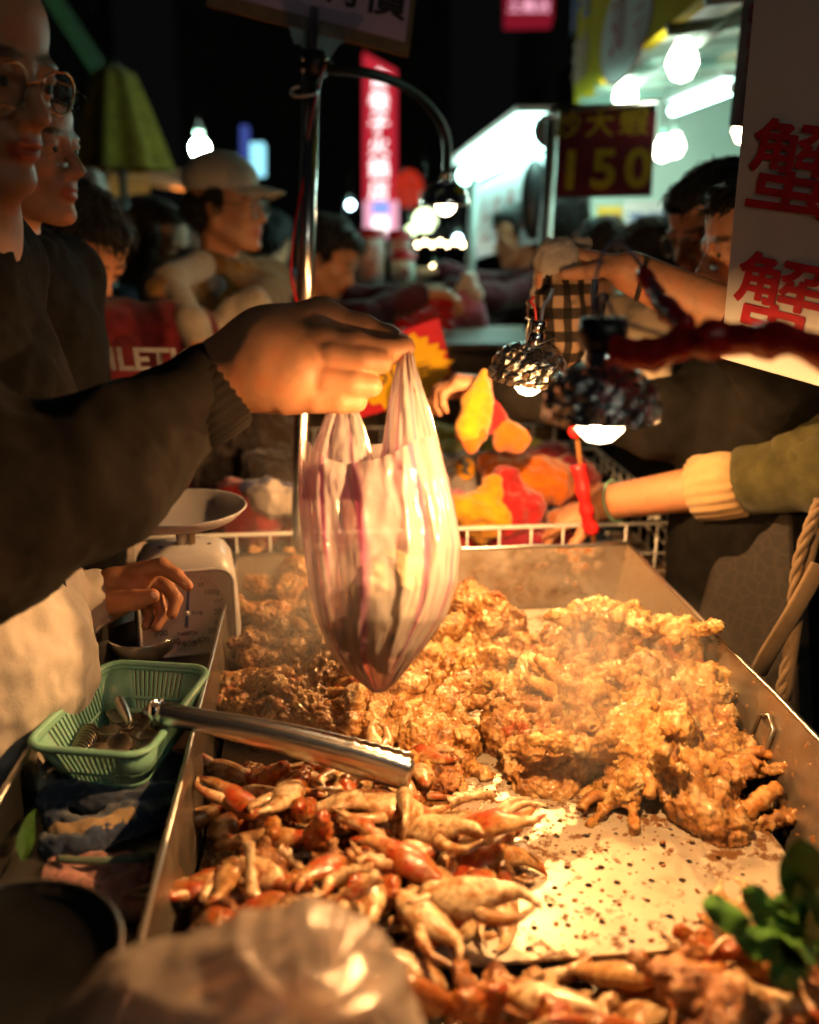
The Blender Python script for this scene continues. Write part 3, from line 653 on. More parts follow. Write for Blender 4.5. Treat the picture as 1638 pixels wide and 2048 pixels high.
# ================================================================== things on the side tray
# tongs lying from the coin basket over the claws
tg = thing('kitchen_tongs', 'stainless serving tongs lying over the claws from the coin basket', 'tongs', P(340, 1440, 1.04))
ta, tb = P(318, 1428, 1.03), P(822, 1545, 1.03); td = (tb - ta).normalized(); up = V((0, 0, 1)); tn = td.cross(up).normalized(); tu = tn.cross(td).normalized()
def tong_arm(off, lift, spread):
    vs, fs = [], []; L = (tb - ta).length; n = 46
    for i in range(n + 1):
        u = i / n; c = ta + td * (L * u) + tn * (off + spread * u) + tu * (lift + .006 * math.sin(u * 3))
        hw = .0125 if u < .2 else .0125 + .006 * math.sin(min(1, (u - .2) / .8) * math.pi * .55); tooth = (.0018 if i % 2 else 0) if u > .72 else 0
        dep = .004 if u < .1 else .0075
        for k, (a, b) in enumerate([(-hw - tooth, -dep), (-hw * .8, 0), (0, .0025), (hw * .8, 0), (hw + tooth, -dep)]):
            vs.append(c + tu * a + tn * b * (-1 if off < 0 else 1))
    for i in range(n):
        for k in range(4): fs.append((i * 5 + k, i * 5 + k + 1, i * 5 + 6 + k, i * 5 + 5 + k))
    return vs, fs
for off, spd, lf in ((-.010, -.004, 0), (.010, .012, .004)):
    o = obj('arm', tong_arm(off, lf, spd), M['tong_steel'], tg); s_ = o.modifiers.new('s', 'SOLIDIFY'); s_.thickness = .0012
hp = [ta + tn * (.011 * math.cos(a)) - td * (.012 * math.sin(a)) for a in [math.pi * k / 10 for k in range(11)]]
o = obj('spring_bend', (sum([[p - tu * .013, p + tu * .013] for p in hp], []), [(2 * i, 2 * i + 1, 2 * i + 3, 2 * i + 2) for i in range(10)]), M['chrome'], tg); o.modifiers.new('s', 'SOLIDIFY').thickness = .0015
obj('rivet', sphere(ta + td * .042 - tn * .0125, .0055, 12, 8), M['steel'], tg)

# mint coin basket
BC = G(258, 1490, .885); BC.z = TZ + .034; bang = R_(-13)
bk = thing('coin_basket', 'mint green slotted plastic basket holding loose coins', 'basket', BC)
bm = mat4(BC, Matrix.Rotation(bang, 3, 'Z'))
W0, D0, W1, D1, H = .050, .078, .069, .104, .060          # half sizes at base / rim
def bpt(side, s_, z):                                    # a point on the wall: side 0..3, s_ in -1..1
    u = z / H; hw = W0 + (W1 - W0) * u; hd = D0 + (D1 - D0) * u; r = .9
    x, y = [(s_ * hw, -hd), (hw, s_ * hd), (-s_ * hw, hd), (-hw, -s_ * hd)][side]; return V((x, y, z))
def rrect(hw, hd, r, n=6):
    out = []
    for cx, cy_, a0 in ((hw - r, hd - r, 0), (-hw + r, hd - r, 90), (-hw + r, -hd + r, 180), (hw - r, -hd + r, 270)):
        out += [(cx + r * math.cos(R_(a0 + 90 * k / n)), cy_ + r * math.sin(R_(a0 + 90 * k / n))) for k in range(n + 1)]
    return out
rimp = [V((x, y, H)) for x, y in rrect(W1, D1, .026)]; rimp.append(rimp[0])
rv, rf = tube(rimp[:-1] + [rimp[0]], (.0048, .0036), 8, False); obj('rim', xform((rv, rf), bm), M['mint'], bk)
fl = [V((x, y, 0)) for x, y in rrect(W0, D0, .02)]; obj('floor', xform((fl + [p + V((0, 0, .002)) for p in fl], [tuple(reversed(range(len(fl)))), tuple(range(len(fl), 2 * len(fl)))]), bm), M['mint'], bk, smooth=False)
def wall_ring(z0, z1):                                   # a continuous band
    vs, fs = [], []; a = [rrect(W0 + (W1 - W0) * z / H, D0 + (D1 - D0) * z / H, .02 + .006 * z / H) for z in (z0, z1)]; n = len(a[0])
    for z, ring in zip((z0, z1), a): vs += [V((x, y, z)) for x, y in ring]
    return vs, [(k, (k + 1) % n, n + (k + 1) % n, n + k) for k in range(n)]
for z0, z1 in ((0, .008), (.0185, .0225), (.052, H)):
    o = obj('wall_band', xform(wall_ring(z0, z1), bm), M['mint'], bk); o.modifiers.new('s', 'SOLIDIFY').thickness = .0022
def strip(side, s0, s1, z0, z1):
    return [bpt(side, s0, z0), bpt(side, s1, z0), bpt(side, s1, z1), bpt(side, s0, z1)], [(0, 1, 2, 3)]
for side, n, e in ((0, 12, .52), (1, 17, .62), (2, 12, .52), (3, 17, .62)):
    for i in range(n):
        s_ = -e + 2 * e * i / (n - 1); hw = e / (n - 1) * .5
        for z0, z1 in ((.008, .0185), (.0225, .052)):
            o = obj('slat', xform(strip(side, s_ - hw, s_ + hw, z0, z1), bm), M['mint'], bk, smooth=False); o.modifiers.new('s', 'SOLIDIFY').thickness = .0022
# solid corners between the slotted fields
for c in range(4):
    vs, fs = [], []
    for z in (.008, .052):
        hw, hd = W0 + (W1 - W0) * z / H, D0 + (D1 - D0) * z / H; ring = rrect(hw, hd, .02 + .006 * z / H)[c * 7:(c + 1) * 7]
        e0, e1 = (.62, .52) if c % 2 == 0 else (.52, .62)
        sx, sy = [(1, 1), (-1, 1), (-1, -1), (1, -1)][c]
        pa = V((sx * hw, sy * hd * .62, z)); pb = V((sx * hw * .52, sy * hd, z))
        if c % 2: pa, pb = pb, pa
        vs += [pa] + [V((x, y, z)) for x, y in ring] + [pb]
    n = 9; fs = [(k, k + 1, n + k + 1, n + k) for k in range(n - 1)]
    o = obj('corner', xform((vs, fs), bm), M['mint'], bk); o.modifiers.new('s', 'SOLIDIFY').thickness = .0022
# coins
cm = mesh('coin', *lathe([(.0001, .0009), (.0118, .0009), (.0122, .0012), (.0131, .0012), (.0133, .0008), (.0133, -.0008), (.0131, -.0012), (.0122, -.0012), (.0118, -.0009), (.0001, -.0009)], 24), M['coin'])
def coin(p, rot, s_=1.): o = obj('coin', cm); o.matrix_world = bm @ mat4(p, rot); o.scale = [s_] * 3; tag(o, 'worn silver coin in the mint basket', 'coin', 'coins in the basket')
rc = random.Random(12)
for x, y, n, dx in ((-.018, -.012, 8, .0), (-.018, -.048, 7, .001), (.030, -.034, 8, .001), (.022, -.006, 6, .001), (.004, -.030, 6, .001), (.022, .026, 8, .001), (-.02, .026, 6, 0.)):
    for i in range(n): coin((x + dx * i + rc.uniform(-.0012, .0012), y + rc.uniform(-.0012, .0012), .012 + i * .0026), Matrix.Rotation(rc.uniform(-.1, .1), 3, 'X') @ Matrix.Rotation(rc.uniform(-.08, .08), 3, 'Y'))
for i in range(10): coin((-.038 - .0006 * i + .002, -.06 + i * .0052, .018 + .0007 * i), Matrix.Rotation(R_(62 + rc.uniform(-6, 6)), 3, 'X') @ Matrix.Rotation(.3, 3, 'Z'))
for i in range(46): coin((rc.uniform(-.038, .038), rc.uniform(-.066, .062), .004 + rc.random() * .016), Matrix.Rotation(rc.uniform(-.3, .3), 3, 'X') @ Matrix.Rotation(rc.uniform(-.3, .3), 3, 'Y'))
coin((.012, -.048, .036), Matrix.Rotation(R_(24), 3, 'X') @ Matrix.Rotation(R_(8), 3, 'Y'), 1.12)
pen = thing('metal_pen', 'short silver metal pen with a dotted barrel lying on the coins', 'pen', bm @ V((0, .01, .03)))
pa, pb = bm @ V((-.026, .036, .046)), bm @ V((.008, -.008, .040))
obj('barrel', tube([pa, pa.lerp(pb, .1), pa.lerp(pb, .55), pa.lerp(pb, .9), pb], [.005, .0068, .0066, .0042, .003], 14), M['steel'], pen)
for i in range(5): obj('stud', sphere(pa.lerp(pb, .25 + .12 * i) + V((0, -.002, .0062 - .0004 * i)), .0009, 6, 4), M['black'], pen)

# blue towels under the basket
def puff(S, vis, seed, mat, name, parent, sm=2): 
    p, q = S.build(sm); p = rough_up(p, q, vis, seed); return obj(name, npmesh(name, p, q), mat, parent)
M['towel_blue'] = cloth('blue_terry', (.035, .055, .115), 1., 700, .4, .95, .5); M['towel_tan'] = cloth('tan_terry', (.36, .25, .15), .8, 700)
tw = thing('folded_towel', 'crumpled navy blue terry towel folded under the coin basket', 'towel', G(230, 1620, TZ))
S = Sdf(.003)
for pts, r in (([G(100, 1600, TZ + .03), G(150, 1575, TZ + .03), G(190, 1600, TZ + .024), G(340, 1585, TZ + .02)], .013), ([G(105, 1635, TZ + .012), G(170, 1660, TZ + .012), G(250, 1630, TZ + .014), G(350, 1610, TZ + .012)], .011),
               ([G(95, 1690, TZ + .008), G(180, 1680, TZ + .011), G(260, 1645, TZ + .013), G(345, 1625, TZ + .012)], .013), ([G(120, 1590, TZ + .012), G(240, 1540, TZ + .012), G(350, 1520, TZ + .012)], .012)):
    s_ = spline(pts, 5); S.chain(s_, [r] * len(s_), .006)
S.ell(G(250, 1560, TZ + .008), (.075, .06, .012), k=.01)
puff(S, [(60, .004), (200, .0018)], 4, M['towel_blue'], 'terry_cloth', tw)
S = Sdf(.003); s_ = spline([G(110, 1668, TZ + .016), G(180, 1662, TZ + .018), G(260, 1635, TZ + .02)], 5); S.chain(s_, [.010] * len(s_), .006)
puff(S, [(60, .003)], 6, M['towel_tan'], 'lining', tw)
M['mesh_cloth'] = cloth('pink_dishcloth', (.42, .20, .18), 1., 350, .55, .9, .3, 60)
def drape(cs, n, m_, h, seed, th=.003, amp=.008):
    vs, fs = [], []
    for j in range(m_ + 1):
        for i in range(n + 1):
            u, v_ = i / n, j / m_; p = (V(cs[0]) * (1 - u) + V(cs[1]) * u) * (1 - v_) + (V(cs[3]) * (1 - u) + V(cs[2]) * u) * v_
            p = p + V((0, 0, h + amp * (noise.noise(V((u * 4, v_ * 4, seed))) + .5 * noise.noise(V((u * 11, v_ * 9, seed))))))
            vs.append(p + V((.006 * noise.noise(V((v_ * 6, u * 6, seed))), .006 * noise.noise(V((u * 6, seed, v_ * 6))), 0)))
    for j in range(m_):
        for i in range(n): a = j * (n + 1) + i; fs.append((a, a + 1, a + n + 2, a + n + 1))
    return vs, fs
dc = thing('dishcloth', 'pink and white loosely woven dishcloth in the dark side tray', 'cloth', G(180, 1780, TZ))
o = obj('cloth', drape([G(25, 1850, TZ), G(290, 1850, TZ), G(310, 1715, TZ), G(110, 1715, TZ)], 40, 26, .007, 2), M['mesh_cloth'], dc); o.modifiers.new('s', 'SOLIDIFY').thickness = .003
o = obj('hem', tube(spline([G(115, 1718, TZ + .012), G(200, 1722, TZ + .014), G(305, 1712, TZ + .012)]), .004, 8), cloth('green_hem', (.16, .22, .16)), dc)
# steel bowl
bo = G(290, 1310, TZ + .0); sb = thing('steel_bowl', 'small empty stainless bowl in front of the kitchen scale', 'bowl', bo)
obj('bowl', lathe([(.001, .002), (.03, .002), (.045, .016), (.051, .036), (.0525, .037), (.0535, .036), (.047, .015), (.032, 0), (.001, 0)], 40, mat4(bo, Matrix.Identity(3))), M['steel'], sb)
obj('rolled_rim', tube([bo + V((.0525 * math.cos(a), .0525 * math.sin(a), .037)) for a in [2 * math.pi * k / 40 for k in range(41)]], .0014, 6, False), M['chrome'], sb)
# black pot
pc = G(30, 2035, 1.0); pc = V((-.245, .57, TZ)); pt = thing('black_pot', 'black cooking pot with a thin pale rim in the front of the side tray', 'pot', pc)
obj('body', lathe([(.001, .10), (.05, .104), (.078, .112), (.083, .12), (.085, .118), (.083, .03), (.07, .004), (.001, 0)], 44, mat4(pc, Matrix.Identity(3))), M['black'], pt)
obj('rim', tube([pc + V((.0845 * math.cos(a), .0845 * math.sin(a), .120)) for a in [2 * math.pi * k / 44 for k in range(45)]], .002, 6, False), M['steel'], pt)
# kitchen scale
sl = G(372, 1292, TZ); sl.y += .045; sl.z = TZ; srot = Matrix.Rotation(R_(8), 3, 'Z'); sm = mat4(sl, srot)
ks = thing('kitchen_scale', 'pale enamel dial kitchen scale with round weighing plate beside the pan', 'scale', sl)
S = Sdf(.0035)
for z in (.03, .118):
    for x in (-.058, .058): 
        rr = .03 if z > .1 else .02
        S.cap((x * (1.0 if z < .1 else .86), -.035 + z * .12, z - (.01 if z < .1 else 0)), (x * (1. if z < .1 else .86), .07, z), rr, k=.004)
S.p = []
def hull(z0, z1, hw0, hw1, y0, y1, r): pass
vs, fs = [], []; secs = [(0, .080, .070), (.03, .081, .070), (.09, .079, .064), (.125, .074, .058), (.142, .064, .050), (.150, .046, .036), (.152, .001, .001)]
for z, hw, hd in secs:
    for x, y in rrect(hw, hd, min(.026, hd * .8, hw * .8), 5): vs.append(V((x, y + .012 * z / .15, z)))
n = 24
for i in range(len(secs) - 1):
    for k in range(n): fs.append((i * n + k, i * n + (k + 1) % n, (i + 1) * n + (k + 1) % n, (i + 1) * n + k))
obj('housing', xform((vs, fs), sm), M['scale_body'], ks)
du = V((0, .10, 1)).normalized(); dctr = V((0, -.0735, .068)); dm = sm @ mat4(dctr, Matrix(((1, 0, 0), (0, 0, -1), (0, 1, 0))).transposed().inverted() if False else Matrix((V((1, 0, 0)), du, V((1, 0, 0)).cross(du))).transposed())
dp = rrect(.068, .062, .02); vs = [V((x, y, .002)) for x, y in dp] + [V((x, y, -.006)) for x, y in dp]; n = len(dp)
dial = obj('dial', xform((vs, [tuple(range(n))] + [(k, (k + 1) % n, n + (k + 1) % n, n + k) for k in range(n)]), dm), M['dial'], ks, smooth=False)
fr_ = [V((x, y, .003)) for x, y in rrect(.071, .065, .022)]; obj('dial_frame', xform(tube(fr_ + [fr_[0]], (.003, .0025), 6, False), dm), M['scale_body'], ks)
ex, ey, ez = [(dm.to_3x3() @ V(a)) for a in ((1, 0, 0), (0, 1, 0), (0, 0, 1))]
for s_, a, sz in (('50', 28, .009), ('100g', 52, .012), ('150', 72, .009), ('200', 92, .013), ('250', 112, .008), ('300', 130, .013), ('400', 155, .0135), ('450', 166, .009), ('500', 180, .0145), ('550', 194, .009), ('600', 208, .0135), ('700', 235, .013), ('800', 265, .013), ('900', 300, .013)):
    rr = .049; tx = dm @ V((rr * math.sin(R_(a)), rr * math.cos(R_(a)), .0025)); text('numeral', s_, tx, ex, ey, sz, M['ink'], ks, extrude=0)
text('lettering', 'TANITA', dm @ V((-.002, -.032, .0025)), ex, ey, .0085, M['ink'], ks, off=.015)
text('lettering', 'Sung', dm @ V((.014, .0, .0025)), ex, ey, .009, M['ink'], ks, shear=.3)
for k in range(60):
    a = R_(6 * k); l0 = .055 if k % 5 else .052
    obj('tick', xform(box((0, 0, 0), (.0003, .0025, .0002)), dm @ Matrix.Translation((.058 * math.sin(a), .058 * math.cos(a), .0026)) @ Matrix.Rotation(-a, 4, 'Z')), M['ink'], ks, smooth=False)
nd = obj('needle', xform((lambda q: ([V((x, y, z)) for z in (.004, .0052) for x, y in ((-.0028, -.022), (.0028, -.022), (.0012, .045), (-.0012, .045))], [(3, 2, 1, 0), (4, 5, 6, 7), (0, 1, 5, 4), (1, 2, 6, 5), (2, 3, 7, 6), (3, 0, 4, 7)]))(0), dm @ Matrix.Rotation(R_(-7), 4, 'Z')), M['blue_ink'], ks, smooth=False)
obj('hub', xform(sphere((0, 0, .005), (.004, .004, .003), 12, 6), dm), M['scale_body'], ks)
obj('neck', xform(tube([(0, .012, .148), (0, .012, .185)], .011, 14), sm), M['scale_body'], ks); obj('neck_tab', xform(box((.015, .006, .166), (.004, .006, .013)), sm), M['towel_tan'], ks, smooth=False)
for x in (-.035, .04): obj('screw_hole', xform(sphere((x, .0, .1515), (.004, .003, .001), 10, 4), sm), M['black'], ks)
M['plate_enamel'] = simple('grey_enamel_plate', (.42, .40, .43), .35, 0, .06, 14)
obj('weighing_plate', xform(lathe([(.001, .188), (.05, .190), (.082, .200), (.098, .214), (.1005, .216), (.102, .213), (.084, .197), (.05, .186), (.001, .184)], 48), sm), M['plate_enamel'], ks)
# leaf on the tray edge, basil bunch
def leaf_geo(L, W, bend, seed, n=10):
    vs, fs = [], []; rg_ = random.Random(seed)
    for i in range(n + 1):
        u = i / n; wd = W * math.sin(math.pi * min(1, u ** .8)) ** .8 if 0 < u < 1 else .0004
        for j in range(7):
            s_ = (j - 3) / 3; z = bend * u * u * L + abs(s_) * wd * .35 + .12 * wd * math.sin(u * 9 + j) ; vs.append(V((L * u, s_ * wd, z)))
    for i in range(n):
        for j in range(6): a = i * 7 + j; fs.append((a, a + 1, a + 8, a + 7))
    return vs, fs
lf = obj('basil_leaf', leaf_geo(.085, .012, .1, 3), simple('dark_basil_leaf', (.03, .085, .012), .45, 0, .4, 40, .5, 160, .002))
p0, p1 = G(42, 1722, .875), P(90, 1600, 1.0); z_ = (p1 - p0).normalized(); lf.matrix_world = mat4(p0, Matrix((z_, V((.55, -.8, .2)).cross(z_).normalized() * -1, z_.cross(V((.55, -.8, .2)).cross(z_).normalized() * -1))).transposed())
tag(lf, 'single green basil leaf leaning on the outer wall of the side tray', 'leaf')
bs = thing('basil_bunch', 'fresh green basil bunch on the crab at the right front of the pan', 'herb', P(1600, 1900, .74))
rb = random.Random(21); hub = P(1650, 1880, .76)
for k, (x, y, L, W) in enumerate([(1405, 1810, .055, .020), (1470, 1880, .06, .019), (1480, 1780, .05, .015), (1560, 1700, .07, .016), (1600, 1690, .06, .02), (1540, 1800, .05, .02), (1590, 1760, .06, .02), (1560, 1960, .06, .02), (1620, 1820, .05, .022), (1640, 1930, .06, .022), (1530, 1850, .05, .018), (1640, 1720, .07, .022), (1585, 1900, .05, .02), (1500, 1830, .045, .017)]):
    tp = P(x, y, .72 + rb.uniform(-.02, .03)); z_ = (tp - hub).normalized(); s_ = z_.cross(V((rb.uniform(-.4, .4), rb.uniform(-.7, -.2), .8))).normalized(); nrm = z_.cross(s_)
    L2 = L * .95; obj('leaf', xform(leaf_geo(L2, W * .85, rb.uniform(-.15, .2), k), mat4(tp - z_ * L2, Matrix((z_, s_, nrm)).transposed())), M['leaf'], bs)
    obj('stem', tube([hub + V((0, 0, -.03)), hub, tp - z_ * L2 * .98], .0016, 6), M['leaf'], bs)

# ================================================================== plastic bags
def film(name, tint, att=None, clear=.5, rough=.22, ior=1.5):
    m = bpy.data.materials.new(name); m.use_nodes = True; nt = m.node_tree; nt.nodes.clear(); N_ = nt.nodes.new; out = N_('ShaderNodeOutputMaterial')
    tr = N_('ShaderNodeBsdfTransparent'); tl = N_('ShaderNodeBsdfTranslucent'); df = N_('ShaderNodeBsdfDiffuse'); gl = N_('ShaderNodeBsdfGlossy'); gl.inputs['Roughness'].default_value = rough
    if att: at_ = N_('ShaderNodeAttribute'); at_.attribute_name = att; c = at_.outputs['Color']
    for nd_ in (tr, tl, df):
        if att: nt.links.new(c, nd_.inputs['Color'])
        else: nd_.inputs['Color'].default_value = (*tint, 1)
    m1 = N_('ShaderNodeMixShader'); m1.inputs[0].default_value = .45; nt.links.new(tl.outputs[0], m1.inputs[1]); nt.links.new(df.outputs[0], m1.inputs[2])
    m2 = N_('ShaderNodeMixShader'); m2.inputs[0].default_value = clear; nt.links.new(m1.outputs[0], m2.inputs[1]); nt.links.new(tr.outputs[0], m2.inputs[2])
    m3 = N_('ShaderNodeMixShader'); fz = N_('ShaderNodeFresnel'); fz.inputs[0].default_value = ior; nt.links.new(fz.outputs[0], m3.inputs[0]); nt.links.new(m2.outputs[0], m3.inputs[1]); nt.links.new(gl.outputs[0], m3.inputs[2])
    tc = N_('ShaderNodeTexCoord'); nn = N_('ShaderNodeTexNoise'); nn.inputs['Scale'].default_value = 38; nn.inputs['Detail'].default_value = 6; bp = N_('ShaderNodeBump'); bp.inputs['Strength'].default_value = .5; bp.inputs['Distance'].default_value = .006
    nt.links.new(tc.outputs['Object'], nn.inputs['Vector']); nt.links.new(nn.outputs['Fac'], bp.inputs['Height'])
    for nd_ in (gl, df, tl): nt.links.new(bp.outputs[0], nd_.inputs['Normal'])
    nt.links.new(m3.outputs[0], out.inputs[0]); return m
M['bagfilm'] = film('pink_striped_bag_film', (.9, .7, .75), 'stripe', .54)
M['clearfilm'] = film('cloudy_bag_film', (.90, .78, .72), None, .40, .20)
BD = 1.02
bag = thing('carrier_bag', 'pink and white striped plastic carrier bag of crab hanging from the vendor hand', 'bag', P(760, 1380, BD))
LV = [(1382, 742, 772, .010), (1365, 722, 792, .02), (1335, 690, 815, .035), (1290, 655, 850, .05), (1230, 632, 890, .062), (1160, 618, 915, .066), (1090, 608, 922, .064), (1010, 600, 908, .058), (950, 600, 892, .05), (905, 603, 878, .042)]
def bag_ring(levels, n, m_, amp, sd, k1=9, k2=23, d=BD, top=True):
    vs, cs = [], []; rows = (len(levels) - 1) * m_
    for r in range(rows + 1):
        t = r / m_; i = min(int(t), len(levels) - 2); u = t - i; u = u * u * (3 - 2 * u) if False else u
        y, x0, x1, dep = [levels[i][q] * (1 - u) + levels[i + 1][q] * u for q in range(4)]; v_ = r / rows
        for k in range(n):
            a = 2 * math.pi * k / n; rdg = lambda sa, sv: 1 - 2.4 * abs(noise.noise(V((math.cos(a) * sa, math.sin(a) * sa, v_ * sv + sd)))); f_ = amp * (.35 + .65 * v_) * (math.sin(a * k1 + sd + 1.6 * math.sin(v_ * 3)) * .3 + 1.3 * rdg(2.3, 1.3) + .8 * rdg(5.5, 2.6) + .35 * rdg(12, 9))
            ca = math.copysign(abs(math.cos(a)) ** .8, math.cos(a)); cx = (x0 + x1) / 2 + (x1 - x0) / 2 * ca * (1 + f_ * .3)
            p = P(cx, y + (26 * math.sin(a * 3 + sd) * v_ ** 4 if top else 0), d) + CF * (dep * math.sin(a) * (1 + f_ * 1.6)); vs.append(p)
            s_ = math.sin(a * 11 + sd * 2 + .5 * math.sin(v_ * 5)) + .6 * math.sin(a * 29 + 1); bt = max(0, 1 - v_ * 5); e = min(1, max(0, (s_ - .75) * 2.2)); e = max(e, bt * .85)
            cs.append((.97 - .12 * e, .87 - .46 * e, .87 - .22 * e))
    fs = [(r * n + k, r * n + (k + 1) % n, (r + 1) * n + (k + 1) % n, (r + 1) * n + k) for r in range(rows) for k in range(n)]
    return vs, fs, cs
v_, f_, c_ = bag_ring(LV, 200, 9, .085, .6); f_.append(tuple(range(199, -1, -1)))
me = mesh('film', v_, f_, M['bagfilm']); vcol(me, 'stripe', c_); obj('film', me, None, bag)
HR = [(1010, 735, 906, .045), (900, 765, 880, .03), (800, 779, 852, .020), (735, 793, 832, .012), (695, 801, 824, .007), (676, 803, 820, .006), (668, 795, 812, .006)]
HL = [(1000, 606, 760, .045), (930, 618, 748, .034), (880, 634, 735, .024), (840, 650, 722, .016), (815, 658, 712, .012), (780, 660, 705, .008)]
for nm, lv, sd in (('handle', HR, 2.1), ('handle', HL, 4.4)):
    v_, f_, c_ = bag_ring(lv, 90, 8, .2, sd, 5, 13, BD, False); me = mesh('handle', v_, f_, M['bagfilm']); vcol(me, 'stripe', c_); obj('handle', me, None, bag)
# what hangs in the bag
pk = thing('crab_packet', 'pale paper packet of crab and greens inside the striped carrier bag', 'food packet', P(760, 1300, BD))
S = Sdf(.003); S.ell(P(770, 1215, BD), (.040, .028, .05), k=.02).ell(P(790, 1160, BD), (.035, .025, .035), k=.02).ell(P(745, 1270, BD), (.034, .025, .03), k=.02)
puff(S, [(35, .008), (110, .003)], 9, simple('waxed_paper', (.70, .66, .40), .5, 0, .25, 25, .3, 90), 'paper', pk)
for k, (x, y, rot) in enumerate([(770, 1235, .3), (735, 1255, 2.0), (775, 1265, 1.2)]):
    obj('leaf', xform(leaf_geo(.034, .011, .1, k), mat4(P(x, y, BD - .028), Matrix.Rotation(rot, 3, 'Y'))), M['leaf'], pk)
for k, (x, y) in enumerate([(762, 1305), (715, 1290), (745, 1325), (700, 1250)]):
    cm_ = CHUNK[k].copy(); cm_.materials[0] = M['batter']; o = obj('crab_chunk', cm_, None, pk, False); o.location = P(x, y, BD - .012) - pk.location; o.rotation_euler = (k, k * 2, k * .7); o.scale = (.62, .62, .62)
# cloudy bag in front
fb = thing('plastic_bag', 'cloudy knotted plastic bag slumped on the near corner of the cart', 'bag', (-.04, .5, .80))
S = Sdf(.004); cb = P(450, 2010, .60)
S.ell(P(540, 2025, .60), (.085, .06, .052), k=.03).ell(P(330, 2085, .6), (.075, .06, .05), k=.03).ell(P(650, 2065, .6), (.05, .05, .055), k=.03).ell(P(610, 1935, .61), (.028, .03, .020), k=.03).ell(P(480, 2190, .58), (.12, .08, .09), k=.03)
p_, q_ = S.build(4); p_ = rough_up(p_, q_, [(9, .016)], 3); kn = np.array(P(610, 1930, .60)); dv = p_ - kn; lc = np.stack([dv @ np.array(CR), dv @ np.array(CU), dv @ np.array(CF)], 1); thn = np.arctan2(lc[:, 1], lc[:, 0]); rn = np.linalg.norm(lc, axis=1)
dsp = np.array([(1 - abs(noise.noise(V((math.cos(a_) * 3.2, math.sin(a_) * 3.2, r_ * 9)))) * 2.2) * .0040 + .003 * noise.noise(V((math.cos(a_) * 8, math.sin(a_) * 8, r_ * 14))) for a_, r_ in zip(thn, rn)]); p_ = p_ + vnormals(p_, q_) * (dsp * np.clip(rn / .05, .3, 1))[:, None]
obj('film', npmesh('film', p_, q_), M['clearfilm'], fb)
S = Sdf(.005); S.ell(P(500, 2110, .62), (.085, .045, .05), k=.02).ell(P(380, 2130, .6), (.06, .04, .05), k=.02)
puff(S, [(25, .008)], 3, simple('packed_napkins', (.50, .36, .25), .8, 0, .3, 20), 'contents', fb)

# ================================================================== pole, sign board and gooseneck lamp behind the pan
pole = thing('sign_pole', 'chrome pole with a black clamp rising behind the hanging bag', 'pole', P(597, 1085, 1.74))
M['pole_steel'] = simple('worn_chrome', (.80, .78, .78), .24, 1, .1, 30)
ptop = P(626, 20, 1.80); pbot = P(597, 1088, 1.74)
obj('tube', tube([pbot - V((0, 0, .9)), pbot, pbot.lerp(ptop, .5), ptop], .0150, 14), M['pole_steel'], pole)
obj('sleeve', tube([pbot.lerp(ptop, .34), pbot.lerp(ptop, .9)], .0172, 14), M['pole_steel'], pole)
jc = P(628, 128, 1.79)
obj('clamp', cat_geo(tube([jc - V((0, 0, .022)), jc + V((0, 0, .022))], .024, 12), tube([jc + CR * -.03, jc + CR * .035], .009, 8)), M['black'], pole)
for x, y in ((606, 118), (652, 118), (606, 140)): obj('bolt', sphere(P(x, y, 1.77), .005, 8, 6), M['chrome'], pole)
obj('wire_loop', tube(spline([P(600, 172, 1.77), P(582, 180, 1.77), P(592, 192, 1.75), P(625, 190, 1.75), P(636, 182, 1.77)]), .003, 6), M['scale_body'], pole)
obj('red_wire', tube(spline([P(650, 130, 1.77), P(640, 165, 1.77), P(618, 260, 1.77), P(610, 340, 1.77), P(590, 450, 1.75), P(582, 540, 1.74), P(590, 590, 1.74), P(606, 640, 1.74)]), .0028, 6), M['redtape'], pole)
gn = spline([P(640, 138, 1.79), P(720, 143, 1.85), P(800, 168, 1.95), P(860, 215, 2.04), P(892, 275, 2.1), P(893, 350, 2.1)], 6)
M['bulb_arm'] = emis('gooseneck_bulb_glow', (1, .66, .34), 150)
l3 = lamp(P(892, 346, 2.1), V((0, 0, -1)), 'chrome shade lamp on a black curved arm beside the red lit sign', foil=False, r=.058, h=.05, sock=.02, bulb='bulb_arm', name='gooseneck_lamp')
obj('curved_arm', tube(gn, .0105, 10), M['black'], l3)
M['cardboard'] = simple('cardboard', (.22, .16, .10), .8, 0, .2, 30); M['lilac'] = simple('lilac_paper', (.68, .50, .70), .6, 0, .08, 10)
sb_ = thing('price_board', 'lilac price board with black characters taped on a cardboard backing atop the pole', 'sign', P(620, 60, 1.8))
bl, br = P(412, 10, 1.74), P(818, 113, 1.84); ux = (br - bl).normalized(); uy = (P(835, -110, 1.84) - br); uy = (uy - ux * uy.dot(ux)).normalized(); wb = (br - bl).length; nb = ux.cross(uy).normalized()
def on(o_, a, b, h=0): return o_ + ux * a + uy * b + nb * h
obj('backing', board(bl, br, on(bl, wb, .30), on(bl, 0, .30), .008), M['cardboard'], sb_, smooth=False)
obj('paper', board(on(bl, .02, .026, .002), on(bl, wb - .012, .026, .002), on(bl, wb - .012, .29, .002), on(bl, .02, .29, .002), .0015), M['lilac'], sb_, smooth=False)
text('characters', '特價', on(bl, wb - .105, .098, .003), ux, uy, .088, M['ink'], sb_, off=.02)
o = obj('plastic_wrap', drape([on(bl, .17, -.035, .006), on(bl, .24, -.045, .006), on(bl, .30, .05, .006), on(bl, .13, .05, .006)], 14, 10, 0, 5, amp=.012), film('clear_wrap', (.9, .9, .95), None, .8, .12), sb_)

